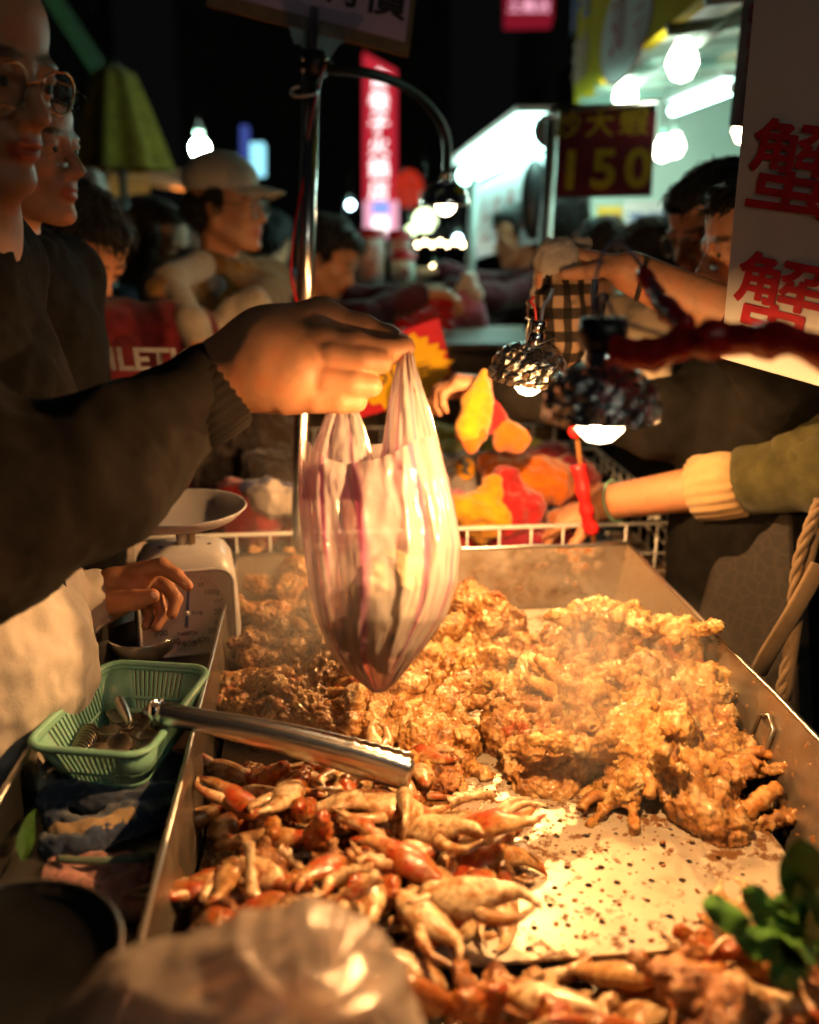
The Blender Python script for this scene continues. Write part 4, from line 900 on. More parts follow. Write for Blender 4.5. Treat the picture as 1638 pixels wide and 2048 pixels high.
# ================================================================== white banner with crab characters
wb_ = thing('crab_banner', 'white hanging banner painted with large red crab characters', 'banner', P(1500, 600, 1.1))
B0, B1 = P(1441, 716, 1.16), P(1760, 806, 1.04); T0 = P(1514, -60, 1.13); bx = (B1 - B0); T1 = T0 + bx
obj('sheet', board(B0, B1, T1, T0, .006), M['white_card'], wb_, smooth=False)
ex, ey = bx.normalized(), (T0 - B0).normalized()
M['banner_red'] = M['red_paint']
for cx, cy_, ch, s_ in ((1577, 352, '蟹', .118), (1543, 617, '蟹', .115)):
    n_ = bx.cross(T0 - B0).normalized(); ray = (P(cx, cy_, 1) - CAM); t = (B0 - CAM).dot(n_) / ray.dot(n_); text('character', ch, CAM + ray * t + n_ * .0015, ex, ey, s_, M['banner_red'], wb_, off=0, shear=.12, bold=.011)
n_ = bx.cross(T0 - B0).normalized(); ray = P(1745, 660, 1) - CAM; text('character', '蟹', CAM + ray * ((B0 - CAM).dot(n_) / ray.dot(n_)) + n_ * .0015, ex, ey, .14, M['banner_red'], wb_, off=0, shear=.12, bold=.011)
b2_ = thing('side_banner', 'narrow grey banner with red and blue characters behind the white crab banner', 'banner', P(1480, 200, 1.9))
c0, c1, c2, c3 = P(1458, 252, 1.9), P(1540, 262, 1.8), P(1560, -40, 1.8), P(1490, -40, 1.9)
obj('sheet', board(c0, c1, c2, c3, .005), simple('grey_vinyl', (.24, .27, .33), .5, 0, .1, 8), b2_, smooth=False)
exb, eyb = (c1 - c0).normalized(), (c3 - c0).normalized()
for ch, y, mt in (('口', 30, 'red_paint'), ('山', 82, 'red_paint'), ('燒', 130, 'red_paint'), ('烤', 188, 'blue_ink'), ('鮮', 228, 'blue_ink')): text('character', ch, P(1513 - (y - 30) * .06, y, 1.84), exb, eyb, .048, M[mt], b2_, off=.02)

# ================================================================== wire rack with knitwear
rk = thing('wire_rack', 'white wire rack heaped with bright knitted hats behind the pan', 'rack', (.15, 1.95, 0))
X0, X1, Y0, Y1, ZB, ZT = -.42, .70, 1.66, 2.30, .80, .925
def grid(o_, a, b, na, nb_, r=.0022):
    gs = [tube([o_ + a * (i / na), o_ + a * (i / na) + b], r, 5) for i in range(na + 1)] + [tube([o_ + b * (i / nb_), o_ + b * (i / nb_) + a], r, 5) for i in range(nb_ + 1)]
    return cat_geo(*gs)
obj('front_grid', grid(V((X0, Y0, ZB)), V((X1 - X0, 0, 0)), V((0, 0, ZT - ZB)), 18, 2), M['wirewhite'], rk)
obj('side_grid', grid(V((X1, Y0, ZB)), V((0, Y1 - Y0, 0)), V((0, 0, ZT - ZB)), 12, 3), M['wirewhite'], rk)
obj('side_grid', grid(V((X0, Y0, ZB)), V((0, Y1 - Y0, 0)), V((0, 0, ZT - ZB)), 12, 3), M['wirewhite'], rk)
obj('back_grid', grid(V((X0, Y1, ZB)), V((X1 - X0, 0, 0)), V((0, 0, .19)), 20, 4), M['wirewhite'], rk)
obj('base_grid', grid(V((X0, Y0, ZB)), V((X1 - X0, 0, 0)), V((0, Y1 - Y0, 0)), 18, 10), M['wirewhite'], rk)
fr2 = [V((X0, Y0, ZT)), V((X1, Y0, ZT)), V((X1, Y1, ZT)), V((X0, Y1, ZT)), V((X0, Y0, ZT))]; obj('top_frame', tube(fr2, .0042, 8, False), M['wirewhite'], rk)
obj('brace', tube([(X1 + .003, Y0, ZT - .07), (X1 + .003, Y1, ZT - .01)], .003, 6), M['wirewhite'], rk)
obj('bottom_board', bbox((X0, Y0, ZB - .02), (X1, Y1, ZB - .004)), M['wood'], rk, smooth=False)
for x in (X0, X1):
    for y in (Y0, Y1): obj('leg', tube([(x, y, 0), (x, y, ZB)], .012, 8), M['wirewhite'], rk)
KC = {'red': (.32, .012, .016), 'yellow': (.56, .25, .010), 'orange': (.50, .115, .007), 'grey': (.33, .28, .27), 'blue': (.10, .10, .22), 'white': (.66, .55, .50), 'dark': (.05, .035, .03), 'lime': (.50, .46, .10), 'maroon': (.22, .015, .03), 'pink': (.55, .16, .25)}
KM = {k: cloth('knit_' + k, v, .8, 500, .25, .95, .4) for k, v in KC.items()}
def knit(name, label, cat, parts, vox=.006, seed=0, group='knitwear in the wire rack', folds=1.):
    t = thing(name, label, cat, parts[0][1][0][0], group)
    for i, (pn, blobs, c) in enumerate(parts):
        S = Sdf(vox)
        for b in blobs:
            if len(b) == 2: S.ell(b[0], b[1], k=.025)
            else: S.cap(b[0], b[1], b[2], b[3], k=.02)
        puff(S, [(14, .014 * folds), (40, .006 * folds)], seed + i, KM[c], pn, t)
    return t
d = 1.93
knit('knit_hat', 'red knitted hat with a white panel and blue edge by the scale plate', 'hat', [('crown', [(P(520, 1030, d), (.10, .09, .06)), (P(470, 1010, d), (.05, .06, .055))], 'red'), ('white_panel', [(P(510, 992, d - .07), P(600, 1022, d - .07), .024, .026), (P(540, 1000, d - .075), P(580, 1010, d - .075), .03, .03)], 'white'), ('blue_edge', [(P(490, 972, d - .045), P(610, 990, d - .045), .018, .018)], 'blue')], seed=1)
d = 1.86
knit('knit_mitten', 'yellow and red knitted mitten lying on the front of the wire rack', 'mitten', [('palm', [(P(975, 1035, d), (.055, .05, .05)), (P(935, 1020, d - .02), (.04, .04, .03)), (P(985, 970, d), P(975, 1030, d), .026, .04)], 'yellow'), ('back', [(P(1035, 1030, d + .02), (.06, .05, .06)), (P(1015, 960, d + .02), (.03, .03, .03))], 'red')], seed=3)
knit('knit_hat', 'orange knitted hat half buried beside the yellow and red mitten', 'hat', [('crown', [(P(1060, 955, 1.98), (.09, .07, .04)), (P(1000, 935, 1.98), (.05, .05, .03)), (P(1110, 975, 1.96), (.05, .05, .035))], 'orange')], seed=5)
gh = knit('knit_hat', 'grey knitted hat with a round yellow badge in the wire rack', 'hat', [('crown', [(P(930, 950, 2.12), (.10, .07, .055)), (P(900, 985, 2.06), (.07, .06, .04))], 'grey')], seed=8)
bc = P(931, 937, 2.03); obj('badge', xform(lathe([(.001, .002), (.024, .002), (.026, 0), (.024, -.002), (.001, -.002)], 24), mat4(bc, frame_of(-CF + CU * .35)) @ Matrix.Diagonal((.85, 1.1, 1, 1))), KM['yellow'], gh)
S = Sdf(.002); bn = (-CF + CU * .35).normalized() * .003
for a, b, r in (((924, 922), (932, 934), .006), ((934, 930), (928, 944), .006), ((928, 944), (938, 952), .0065), ((938, 952), (934, 960), .005), ((920, 926), (930, 920), .004)): S.cap(P(*a, 2.03) + bn, P(*b, 2.03) + bn, r, r * .7, k=.003)
obj('badge_mark', npmesh('badge_mark', *S.build(0)), M['ink'], gh)
knit('knit_scarf', 'dark red scarf at the far right of the wire rack', 'scarf', [('cloth', [(P(1110, 915, 2.2), (.08, .06, .03)), (P(1150, 950, 2.1), (.06, .05, .04)), (P(1060, 1075, 1.9), (.1, .06, .03))], 'maroon')], seed=10)
knit('knit_glove', 'lime knitted gloves piled along the back of the wire rack', 'gloves', [('knit', [(P(880, 870, 2.4), (.05, .04, .03)), (P(940, 885, 2.4), (.05, .04, .03)), (P(1000, 890, 2.35), (.06, .04, .03)), (P(1050, 895, 2.35), (.04, .04, .03)), (P(905, 900, 2.3), (.05, .04, .02))], 'lime')], seed=12)
knit('knit_hat', 'pink red knitted hat under the yellow and red mitten', 'hat', [('crown', [(P(925, 1010, 2.0), (.06, .06, .035)), (P(900, 1060, 1.93), (.07, .05, .05))], 'pink')], seed=14)
knit('knit_hat', 'pale grey fleece hat in the wire rack behind the scale', 'hat', [('crown', [(P(250, 1125, 1.84), (.06, .06, .05)), (P(300, 1110, 1.86), (.04, .05, .03))], 'white')], seed=16)
knit('bundle_of_scarves', 'dark brown scarves bundled upright behind the wire rack', 'scarf', [('cloth', [(P(520, 900, 2.25), (.12, .08, .12)), (P(560, 960, 2.15), (.09, .08, .08)), (P(440, 930, 2.3), (.10, .08, .1))], 'dark')], seed=18, folds=1.6)
knit('knit_hat', 'red knitted hat filling the rack under the pink one', 'hat', [('crown', [(P(760, 1030, 1.95), (.12, .08, .06)), (P(860, 1080, 1.9), (.1, .07, .05)), (P(660, 1060, 1.9), (.1, .08, .05))], 'red')], seed=20)
knit('knit_scarf', 'orange and tan scarf lying flat at the right of the rack', 'scarf', [('cloth', [(P(1210, 1000, 2.05), (.08, .07, .03)), (P(1150, 1040, 1.95), (.06, .06, .03))], 'orange')], seed=22)

# wooden counter behind the rack, with the yellow price card
wc = thing('wooden_crate', 'brown plank crate behind the wire rack carrying the yellow price card', 'crate', P(900, 900, 2.9))
cy0 = 2.72; 
for k in range(5): obj('plank', bbox((-.25, cy0 + .002 * (k % 2), .80 + k * .066), (.72, cy0 + .02, .86 + k * .066)), M['wood'], wc, smooth=False)
obj('top', bbox((-.27, cy0 - .02, 1.13), (.74, cy0 + .5, 1.15)), M['wood'], wc, smooth=False); obj('body', bbox((-.25, cy0 + .03, 0), (.72, cy0 + .48, 1.128)), M['wood'], wc, smooth=False)
M['card_red'] = simple('red_card', (.55, .02, .035), .5, 0, .15, 40); M['card_yellow'] = simple('yellow_card', (.82, .47, .015), .45, 0, .06, 10)
pcd = thing('price_card', 'yellow starburst price card with red edges behind the vendor hand', 'card', P(810, 740, 2.05))
a, b, c, e = P(712, 838, 2.05), P(912, 778, 2.05), P(878, 636, 2.12), P(690, 700, 2.12)
obj('card', board(a, b, c, e, .003), M['card_red'], pcd, smooth=False); ex, ey = (b - a).normalized(), (e - a); ey = (ey - ex * ey.dot(ex)).normalized(); nn_ = ex.cross(ey); ce = (a + b + c + e) / 4 - ey * .008; rgc = random.Random(4)
st = []
for k in range(40): an = 2 * math.pi * k / 40; rr = (1. if k % 2 else .84) * rgc.uniform(.93, 1.05); st.append(ce + ex * (.124 * rr * math.cos(an)) + ey * (.096 * rr * math.sin(an)) + nn_ * .002)
obj('starburst', (st + [ce + nn_ * .002], [(k, (k + 1) % 40, 40) for k in range(40)]), M['card_yellow'], pcd, smooth=False)
text('figures', '50', ce - ex * .025 + nn_ * .003, ex, ey, .075, M['wood'], pcd); text('character', '元', ce + ex * .055 - ey * .015 + nn_ * .003, ex, ey, .04, M['wood'], pcd)
obj('strip', board(ce - ex * .05 + ey * .066 + nn_ * .001, ce + ex * .02 + ey * .066 + nn_ * .001, ce + ex * .02 + ey * .082 + nn_ * .001, ce - ex * .05 + ey * .082 + nn_ * .001, .0006), M['white_card'], pcd, smooth=False)
obj('stick', tube([ce - nn_ * .006 - ey * .05, ce - nn_ * .02 - ey * .2], .005, 6), M['wood'], pcd)

# ================================================================== the bright stall with the yellow fascia
M['tube_light'] = emis('fluorescent_glow', (.50, 1, .84), 22); M['bulb_cool'] = emis('stall_bulb_glow', (.95, 1, .80), 18); M['bulb_warm2'] = emis('string_bulb_glow', (1, .70, .36), 40)
M['fascia'] = simple('yellow_fascia', (.70, .52, .015), .9, 0, .1, 5, Specular_IOR_Level=.1); M['mintwall'] = simple('pale_mint_wall', (.62, .74, .66), .6, 0, .08, 3); M['mintbat'] = simple('mint_batten', (.40, .58, .50), .5, 0, .1, 5)
A, B = P(1148, 205, 4.2), P(1402, -8, 2.3); A.z = B.z = 2.02; fs_ = (B - A).normalized(); upz = V((0, 0, 1)); nf = fs_.cross(upz).normalized()
if nf.dot(CAM - A) < 0: nf = -nf
ys = thing('market_stall', 'brightly lit stall under a yellow signboard with a white price oval', 'stall', V((2.2, 4, 0)))
obj('signboard', board(A - upz * .0, B + fs_ * .6, B + fs_ * .6 + upz * .8, A + upz * .8, .04), M['fascia'], ys, smooth=False)
def fpt(x, y):
    ray = P(x, y, 1) - CAM; t = (A - CAM).dot(nf) / ray.dot(nf); return CAM + ray * t + nf * .006
ov = fpt(1250, 55); ou = fs_; vs = [ov + ou * (.40 * math.cos(q)) + upz * (.165 * math.sin(q)) for q in [2 * math.pi * k / 40 for k in range(40)]]
obj('price_oval_rim', ([ov + (p - ov) * 1.06 + nf * -.002 for p in vs], [tuple(range(40))]), M['red_paint'], ys, smooth=False)
obj('price_oval', (vs, [tuple(range(40))]), simple('white_sign_paint', (.8, .8, .78), .9, 0, 0), ys, smooth=False)
M['sign_red'] = simple('bright_red_sign_paint', (.55, .02, .03), .7, 0, 0)
text('figures', '50', fpt(1240, 58) + nf * .004, ou, upz, .25, M['sign_red'], ys, off=0); text('character', '元', fpt(1282, 60) + nf * .004, ou, upz, .15, M['red_paint'], ys, off=.01)
text('characters', '買一送', fpt(1163, 18), ou, upz, .17, simple('blue_sign_paint', (.03, .06, .40), .5, 0, 0), ys, off=.02); text('characters', '現炒', fpt(1163, 125), ou, upz, .2, simple('orange_sign_paint', (.50, .20, .03), .5, 0, 0), ys, off=.02)
rt = V((fs_.y, -fs_.x, 0)); rt = rt if rt.x > 0 else -rt
cl = [A + V((0, 0, .03)), B + fs_ * .6 + V((0, 0, .03)), B + fs_ * .6 + rt * 2.4 + V((0, 0, .25)), A + rt * 2.6 + V((0, 0, .25))]
obj('ceiling', board(*cl, .03), M['mintwall'], ys, smooth=False)
for k in range(7): a_, b_ = cl[0].lerp(cl[1], (k + .5) / 7), cl[3].lerp(cl[2], (k + .5) / 7); obj('batten', tube([a_ - upz * .04, b_ - upz * .04], .02, 6), M['mintbat'], ys)
for k in range(4): a_, b_ = cl[0].lerp(cl[3], k / 4 + .05), cl[1].lerp(cl[2], k / 4 + .05); obj('rail', tube([a_ - upz * .06, b_ - upz * .06], .014, 6), M['mintbat'], ys)
bw0, bw1 = A + fs_ * -.25 + rt * .1, A + fs_ * -.25 + rt * 2.6
obj('back_wall', board(at(bw0, .4), at(bw1, .4), at(bw1, 2.3), at(bw0, 2.1), .03), M['mintwall'], ys, smooth=False)
obj('side_wall', board(at(bw1, 0), at(bw1 + fs_ * 2.6, 0), at(bw1 + fs_ * 2.6, 2.3), at(bw1, 2.3), .03), M['mintwall'], ys, smooth=False)
for p in (A, B + fs_ * .6): obj('post', tube([at(p + rt * .03, 0), at(p + rt * .03, 2.02)], .022, 8), M['steel'], ys)
def bulb(p, r, mt, label, group, hang=.15, name='light_bulb'):
    t = thing(name, label, 'light bulb', p, group); 
    obj('glass', sphere(p, r, 12, 8) if hang == .25 else lathe([(.001, -r * 1.05), (r * .6, -r * .85), (r, 0), (r * .86, r * .55), (r * .5, r * 1.2), (r * .42, r * 1.5)], 14, Matrix.Translation(p)), M[mt], t)
    obj('socket', lathe([(r * .45, r * 1.45), (r * .5, r * 1.5), (r * .5, r * 2.2), (r * .2, r * 2.5)], 12, Matrix.Translation(p)), M['mintbat'], t)
    obj('cord', tube([p + V((0, 0, r * 2.3)), p + V((0, 0, r * 2.3 + hang))], max(.003, r * .08), 5), M['black'], t); return t
bulb(P(1364, 128, 2.75), .046, 'bulb_cool', 'large pear shaped bulb hanging under the mint stall ceiling', 'stall bulbs', .1)
bulb(P(1250, 195, 3.6), .045, 'bulb_cool', 'smaller bulb hanging under the edge of the yellow signboard', 'stall bulbs', .1)
for x, y, d, mt, lb in ((1490, 262, 3.2, 'bulb_warm2', 'warm bulb beside the narrow grey banner'), (1325, 302, 4.0, 'bulb_cool', 'small bare bulb by the stall back wall above the tall man'), (1350, 295, 4.1, 'bulb_cool', 'bare bulb in the back corner of the bright stall')): bulb(P(x, y, d), .04, mt, lb, 'stall bulbs', .2)
def tubelight(p, q, label, r=.018, fix=.04, mt_='tube_light'):
    t = thing('tube_light', label, 'tube light', p); obj('tube', tube([p, q], r, 10), M[mt_], t)
    z = V((0, 0, 1)); s_ = (q - p).cross(z).normalized(); obj('fixture', board(p - s_ * fix + z * (r + .012), q - s_ * fix + z * (r + .012), q + s_ * fix + z * (r + .012), p + s_ * fix + z * (r + .012), .02), M['white_card'], t, smooth=False)
    for e_ in (p, q): obj('end_cap', sphere(e_, r * 1.25, 8, 6), M['white_card'], t)
    return t
tubelight(P(1345, 222, 3.9), P(1470, 175, 3.0), 'fluorescent tube under the mint ceiling of the bright stall')
tubelight(A + rt * 1.2 + fs_ * .3 + V((0, 0, .02)), A + rt * 1.2 + fs_ * 1.5 + V((0, 0, .02)), 'fluorescent tube deep inside the bright stall ceiling')
for nm, cs, mt, tx, tc_ in (('poster', [(1195, 490), (1245, 488), (1245, 412), (1195, 412)], 'card_yellow', '蝦', 'red_paint'), ('poster', [(1248, 490), (1340, 488), (1340, 402), (1248, 404)], 'white_card', '海鮮', 'blue_ink')):
    t = thing(nm, 'yellow poster with a red character on the stall wall' if mt == 'card_yellow' else 'white poster with blue writing on the stall wall', 'poster', P(*cs[0], 4.4)); q = [P(x, y, 4.35) for x, y in cs]
    obj('sheet', board(*q, .004), M[mt], t, smooth=False); text('characters', tx, (q[0] + q[2]) / 2 , (q[1] - q[0]), (q[3] - q[0]), .10, M[tc_], t, off=.02)
# red 150 sign
s15 = thing('shrimp_sign', 'dark red sign reading 150 in yellow brushwork in front of the bright stall', 'sign', P(1190, 300, 2.9))
q = [P(1108, 392, 2.9), P(1302, 388, 2.8), P(1314, 210, 2.8), P(1078, 204, 2.9)]; q[3] = q[0] + (q[2] - q[1]) * 1.0
M['maroon_board'] = simple('maroon_board', (.17, .022, .035), .4, 0, .3, 6); M['sign_yellow'] = simple('yellow_sign_paint', (.55, .42, .03), .5, 0, .2, 20)
obj('panel', board(*q, .02), M['maroon_board'], s15, smooth=False); ex, ey = (q[1] - q[0]).normalized(), (q[3] - q[0]).normalized(); n_ = ex.cross(ey).normalized() * .002
text('figures', '150', P(1208, 343, 2.84) + n_ * 2, ex, ey, .165, M['sign_yellow'], s15, off=.03, space=1.25); text('characters', '炒大蝦', P(1200, 252, 2.84) + n_ * 2, ex, ey, .09, M['sign_yellow'], s15, off=.02, space=1.25)
obj('top_rail', tube([q[3] - ex * .03, q[2]], .012, 8), M['steel'], s15)
obj('post', tube([P(1104, 240, 2.95), at(P(1078, 560, 2.95), 0)], .020, 10), M['steel'], s15)
# white cloth banner lit by a long tube
tubelight(P(930, 352, 5.2), P(1098, 262, 3.05), 'long fluorescent tube above the white banner with red characters', .045, .11)
cbn = thing('cloth_banner', 'white banner with red characters hanging under the long fluorescent tube', 'banner', P(1000, 450, 4))
q = [P(948, 518, 5.0), P(1088, 480, 3.2), P(1096, 300, 3.2), P(948, 375, 5.0)]; obj('sheet', board(*q, .01), simple('pale_vinyl', (.50, .56, .60), .5, 0, .08, 4), cbn, smooth=False)
ex, ey = (q[1] - q[0]).normalized(), V((0, 0, 1)); n_ = ex.cross(ey).normalized()
for k, ch in enumerate('土魠魚羹'):
    pp = q[0].lerp(q[1], .25 + .19 * k); pp.z += .14; text('character', ch, pp + n_ * .006, ex, ey, .2, M['red_paint'], cbn, off=.02)
for k in range(2): obj('bracket', tube([q[3 - k], q[3 - k] + V((0, 0, .12))], .01, 6), M['steel'], cbn)
obj('clip', sphere(P(1068, 400, 3.3), (.05, .03, .14), 10, 8), M['black'], cbn)
tp = thing('tent_pole', 'pale grey tent pole carrying the pink bag', 'pole', at(P(942, 720, 3.3), 0)); obj('tube', tube([P(948, 360, 3.4), P(940, 560, 3.3), at(P(934, 760, 3.25), 0)], .017, 10), simple('grey_green_paint', (.33, .40, .38), .5, 0, .1), tp)
pb_ = knit('shopping_bag', 'pink plastic bag hooked on the pale tent pole', 'bag', [('sack', [(P(925, 640, 3.2), (.05, .04, .10)), (P(950, 650, 3.2), (.05, .03, .09))], 'pink'), ('handle', [(P(915, 580, 3.2), P(935, 560, 3.18), .02, .025), (P(935, 560, 3.18), P(950, 590, 3.18), .025, .03)], 'white')], .012, 30, None)

# ================================================================== lit signs and lights farther off
M['neon_red'] = emis('red_sign_glow', (1, .04, .07), .55); M['neon_white'] = emis('sign_white_glow', (1, .85, .85), 2.2); M['neon_blue'] = emis('sign_blue_glow', (.25, .4, 1), 1.2); M['neon_pink'] = emis('sign_pink_glow', (1, .45, .6), 1.1)
D9 = 9.0
ns = thing('lit_sign', 'tall red illuminated sign with white vertical characters', 'sign', P(760, 300, D9)); q = [P(726, 400, D9), P(793, 400, D9), P(793, 140, D9), P(726, 104, D9)]
obj('box', board(*q, .25), M['neon_red'], ns, smooth=False); text('characters', '食養子火鍋店', P(758, 272, D9 - .06), CR, CU, .20, M['neon_white'], ns, off=.02, vert=True, space=1.32)
ns2 = thing('lit_sign', 'white pink and blue illuminated box under the tall red sign', 'sign', P(760, 430, D9))
obj('box', board(P(728, 464, D9), P(796, 464, D9), P(796, 402, D9), P(728, 402, D9), .2), M['neon_pink'], ns2, smooth=False); obj('panel', board(P(745, 462, D9 - .03), P(778, 462, D9 - .03), P(778, 432, D9 - .03), P(745, 432, D9 - .03), .02), M['neon_white'], ns2, smooth=False); obj('panel', board(P(745, 426, D9 - .03), P(778, 426, D9 - .03), P(778, 405, D9 - .03), P(745, 405, D9 - .03), .02), M['neon_blue'], ns2, smooth=False)
ns3 = thing('lit_sign', 'small dark red rooftop sign with pale characters', 'sign', P(1060, 15, 9)); obj('box', board(P(1012, 38, 9), P(1106, 36, 9), P(1108, -40, 9), P(1012, -40, 9), .2), emis('dim_red_glow', (.6, .02, .05), .35), ns3, smooth=False); text('characters', '土雞店', P(1058, 14, 8.95), CR, CU, .14, M['neon_pink'], ns3, off=.02)
rl = thing('red_lantern', 'round red paper lantern beside the tall red sign', 'lantern', P(818, 375, 7)); obj('paper', sphere(P(818, 378, 7), (.11, .11, .14), 16, 10), emis('lantern_glow', (.9, .05, .02), .5), rl); obj('cap', tube([P(818, 346, 7), P(818, 340, 7)], .05, 10), M['black'], rl)
M['b_cyan'] = emis('cyan_lamp_glow', (.72, 1, .80), 520); M['b_yel'] = emis('yellow_lamp_glow', (1, .8, .35), 30); M['b_blue'] = emis('bluish_lamp_glow', (.55, .85, 1), 25); M['b_grn'] = emis('greenish_lamp_glow', (.8, 1, .55), 5)
for x, y, d, r, mt, lb in [(400, 297, 8, .075, 'b_cyan', 'big greenish white street lamp bulb beyond the cap wearer'), (225, 348, 4.6, .028, 'bulb_warm2', 'warm bulb under the orange awning nearest the yellow parasol'), (385, 385, 5.2, .026, 'bulb_warm2', 'warm bulb at the end of the orange awning'), (623, 438, 9, .035, 'b_yel', 'small yellow bulb just beside the chrome pole'),
                        (701, 410, 9, .035, 'b_blue', 'small bluish bulb left of the tall red sign'), (850, 441, 6, .075, 'b_grn', 'large greenish bulb between red sign and white banner'), (823, 460, 6, .035, 'b_grn', 'smaller greenish bulb beside the large greenish one'), (800, 492, 6, .045, 'b_blue', 'teal bulb low above the far counter'),
                        (690, 528, 4, .012, 'bulb_warm2', 'tiny warm bulb on the near counter jar'), (690, 540, 4, .011, 'bulb_warm2', 'tiny warm bulb below another on the jar'), (818, 511, 5, .016, 'bulb_warm2', 'tiny warm bulb over the teal cups'), (868, 535, 4.5, .014, 'bulb_warm2', 'tiny warm bulb over the reaching hands'), (915, 478, 6, .025, 'b_blue', 'bluish bulb near the white banner edge')]:
    bulb(P(x, y, d), r, mt, lb, 'lamps of the far stalls', .25)
for k in range(7): bulb(P(835 + 15 * k, 490 - (k % 2) * 5, 5.5), .009, 'bulb_warm2', 'tiny warm bulb in the row over the far fruit counter', 'row of far warm bulbs', .1)
bs_ = thing('lit_sign', 'small bluish lit box signs above the white cap', 'sign', P(515, 320, 8)); obj('box', board(P(500, 345, 8), P(528, 345, 8), P(528, 285, 8), P(500, 285, 8), .1), emis('teal_sign_glow', (.3, .75, .9), 1.6), bs_, smooth=False); obj('box', board(P(480, 310, 8), P(496, 310, 8), P(496, 250, 8), P(480, 250, 8), .1), emis('dim_blue_sign_glow', (.08, .12, .5), .6), bs_, smooth=False)

# left side: awnings and parasol
M['awn_orange'] = cloth('orange_canvas', (.55, .17, .03), .3, 60, .3); M['awn_green'] = cloth('green_canvas', (.03, .10, .035), .3, 60, .3); M['awn_yellow'] = cloth('olive_yellow_canvas', (.22, .15, .018), .3, 60, .3)
aw = thing('market_stall', 'low stall with a sloping orange canvas awning', 'stall', at(P(300, 420, 5.4), 0))
o0, o1, o2, o3 = P(205, 345, 4.3), P(385, 380, 5.4), P(380, 345, 6.0), P(225, 295, 5.0)
obj('awning', board(o0, o1, o2, o3, .02), M['awn_orange'], aw, smooth=False); obj('valance', board(P(215, 395, 4.4), P(300, 385, 4.9), P(300, 350, 4.9), P(212, 345, 4.4), .01), M['awn_orange'], aw, smooth=False)
for p in (o0, o1, o2, o3): obj('post', tube([p, at(p, 0)], .02, 8), M['steel_dark'], aw)
obj('counter', bbox(at(o0, 0) + V((-.3, .2, 0)), at(o1, .9) + V((0, .6, 0))), M['wood'], aw, smooth=False)
um = thing('market_parasol', 'olive yellow parasol hanging in folds behind the dark haired people', 'parasol', at(P(205, 330, 4.0), 0)); apex = P(225, 120, 4.2); vs = [apex]
for r in range(1, 9):
    for k in range(32): a_ = 2 * math.pi * k / 32; rr = .06 + .16 * (r / 8) ** .8 * (1 + .28 * math.cos(k * math.pi / 2 + 1)); vs.append(apex + V((rr * math.cos(a_), rr * math.sin(a_), -.47 * r / 8)))
obj('canopy', (vs, [(0, 1 + k, 1 + (k + 1) % 32) for k in range(32)] + [(1 + r * 32 + k, 1 + (r + 1) * 32 + k, 1 + (r + 1) * 32 + (k + 1) % 32, 1 + r * 32 + (k + 1) % 32) for r in range(7) for k in range(32)]), M['awn_yellow'], um); obj('pole', tube([apex, at(apex, 0)], .02, 8), M['steel_dark'], um)
ga = thing('canvas_awning', 'dark green canvas awning edge slanting overhead on the left', 'awning', P(150, 80, 4.5)); obj('canvas', board(P(60, -40, 4.0), P(90, -60, 4.0), P(255, 190, 5.4), P(215, 195, 5.4), .03), M['awn_green'], ga, smooth=False); obj('frame', tube([P(70, -60, 4.0), P(230, 180, 5.4), at(P(230, 180, 5.4), 0)], .02, 8), M['steel_dark'], ga)
hb = knit('hanging_bag', 'pale grey bag hung under the orange awning', 'bag', [('sack', [(P(195, 400, 3.6), (.05, .04, .10)), (P(175, 360, 3.6), (.06, .03, .05))], 'white')], .012, 31, None)

# far counter with cups and candied fruit
fc = thing('fruit_counter', 'far counter with cups and red candied fruit', 'counter', at(P(780, 640, 3.5), 0)); obj('top', bbox(at(P(680, 640, 3.1), .98), at(P(930, 600, 4.3), 1.02)), M['steel'], fc, smooth=False); obj('front', bbox(at(P(690, 640, 3.15), 0), at(P(925, 600, 4.2), .978)), M['wood'], fc, smooth=False)
for x, y0, y1, w_, mt, tx, lb in ((740, 480, 575, 30, 'white_card', '涼茶', 'tall white drink canister with red characters and red lid'), (806, 522, 575, 24, 'mintwall', '冰', 'short mint drink canister on the far counter'), (800, 480, 520, 22, 'white_card', '茶', 'white drink canister behind the mint one')):
    t = thing('drink_canister', lb, 'canister', P(x, y1, 3.5), 'canisters on the far counter'); b0 = P(x, y1, 3.5); hh = px(y1 - y0, 3.5); rr = px(w_, 3.5)
    obj('body', lathe([(.001, 0), (rr, 0), (rr, hh), (rr * .9, hh + .01), (.001, hh + .01)], 24, Matrix.Translation(b0)), M[mt], t); obj('lid', lathe([(rr * 1.08, hh), (rr * 1.08, hh + .03), (.001, hh + .035)], 24, Matrix.Translation(b0)), M['red_paint'], t)
    text('characters', tx, b0 + V((0, -rr - .004, hh / 2)), CR, V((0, 0, 1)), .07, M['red_paint'], t, vert=True)
M['candy'] = simple('candied_fruit', (.45, .012, .012), .08, 0, .2, 60, Coat_Weight=1.)
ball = mesh('fruit', *sphere((0, 0, 0), .017, 10, 7), M['candy'])
for k in range(9):
    p0 = P(795 + k * 13, 640 - (k % 2) * 6, 3.0); t = thing('candied_fruit_stick', 'stick of glossy red candied fruit on the far counter', 'fruit stick', p0, 'sticks of candied fruit')
    obj('stick', tube([p0 - V((0, 0, .06)), p0 + V((0, 0, .10))], .003, 5), M['wood'], t)
    for j in range(3): o = obj('fruit', ball, None, t, False); o.location = (0, 0, -.02 + .034 * j)

M['front_tube'] = emis('opposite_tube_glow', (.95, 1, .82), 16)
# opposite stall's tube light, behind the photographer (its reflection shows on the white banner)
tubelight(V((1.5, -.75, 2.45)), V((.3, -1.15, 2.45)), 'fluorescent tube of the opposite stall hung from its canopy', .02, .06, 'front_tube')

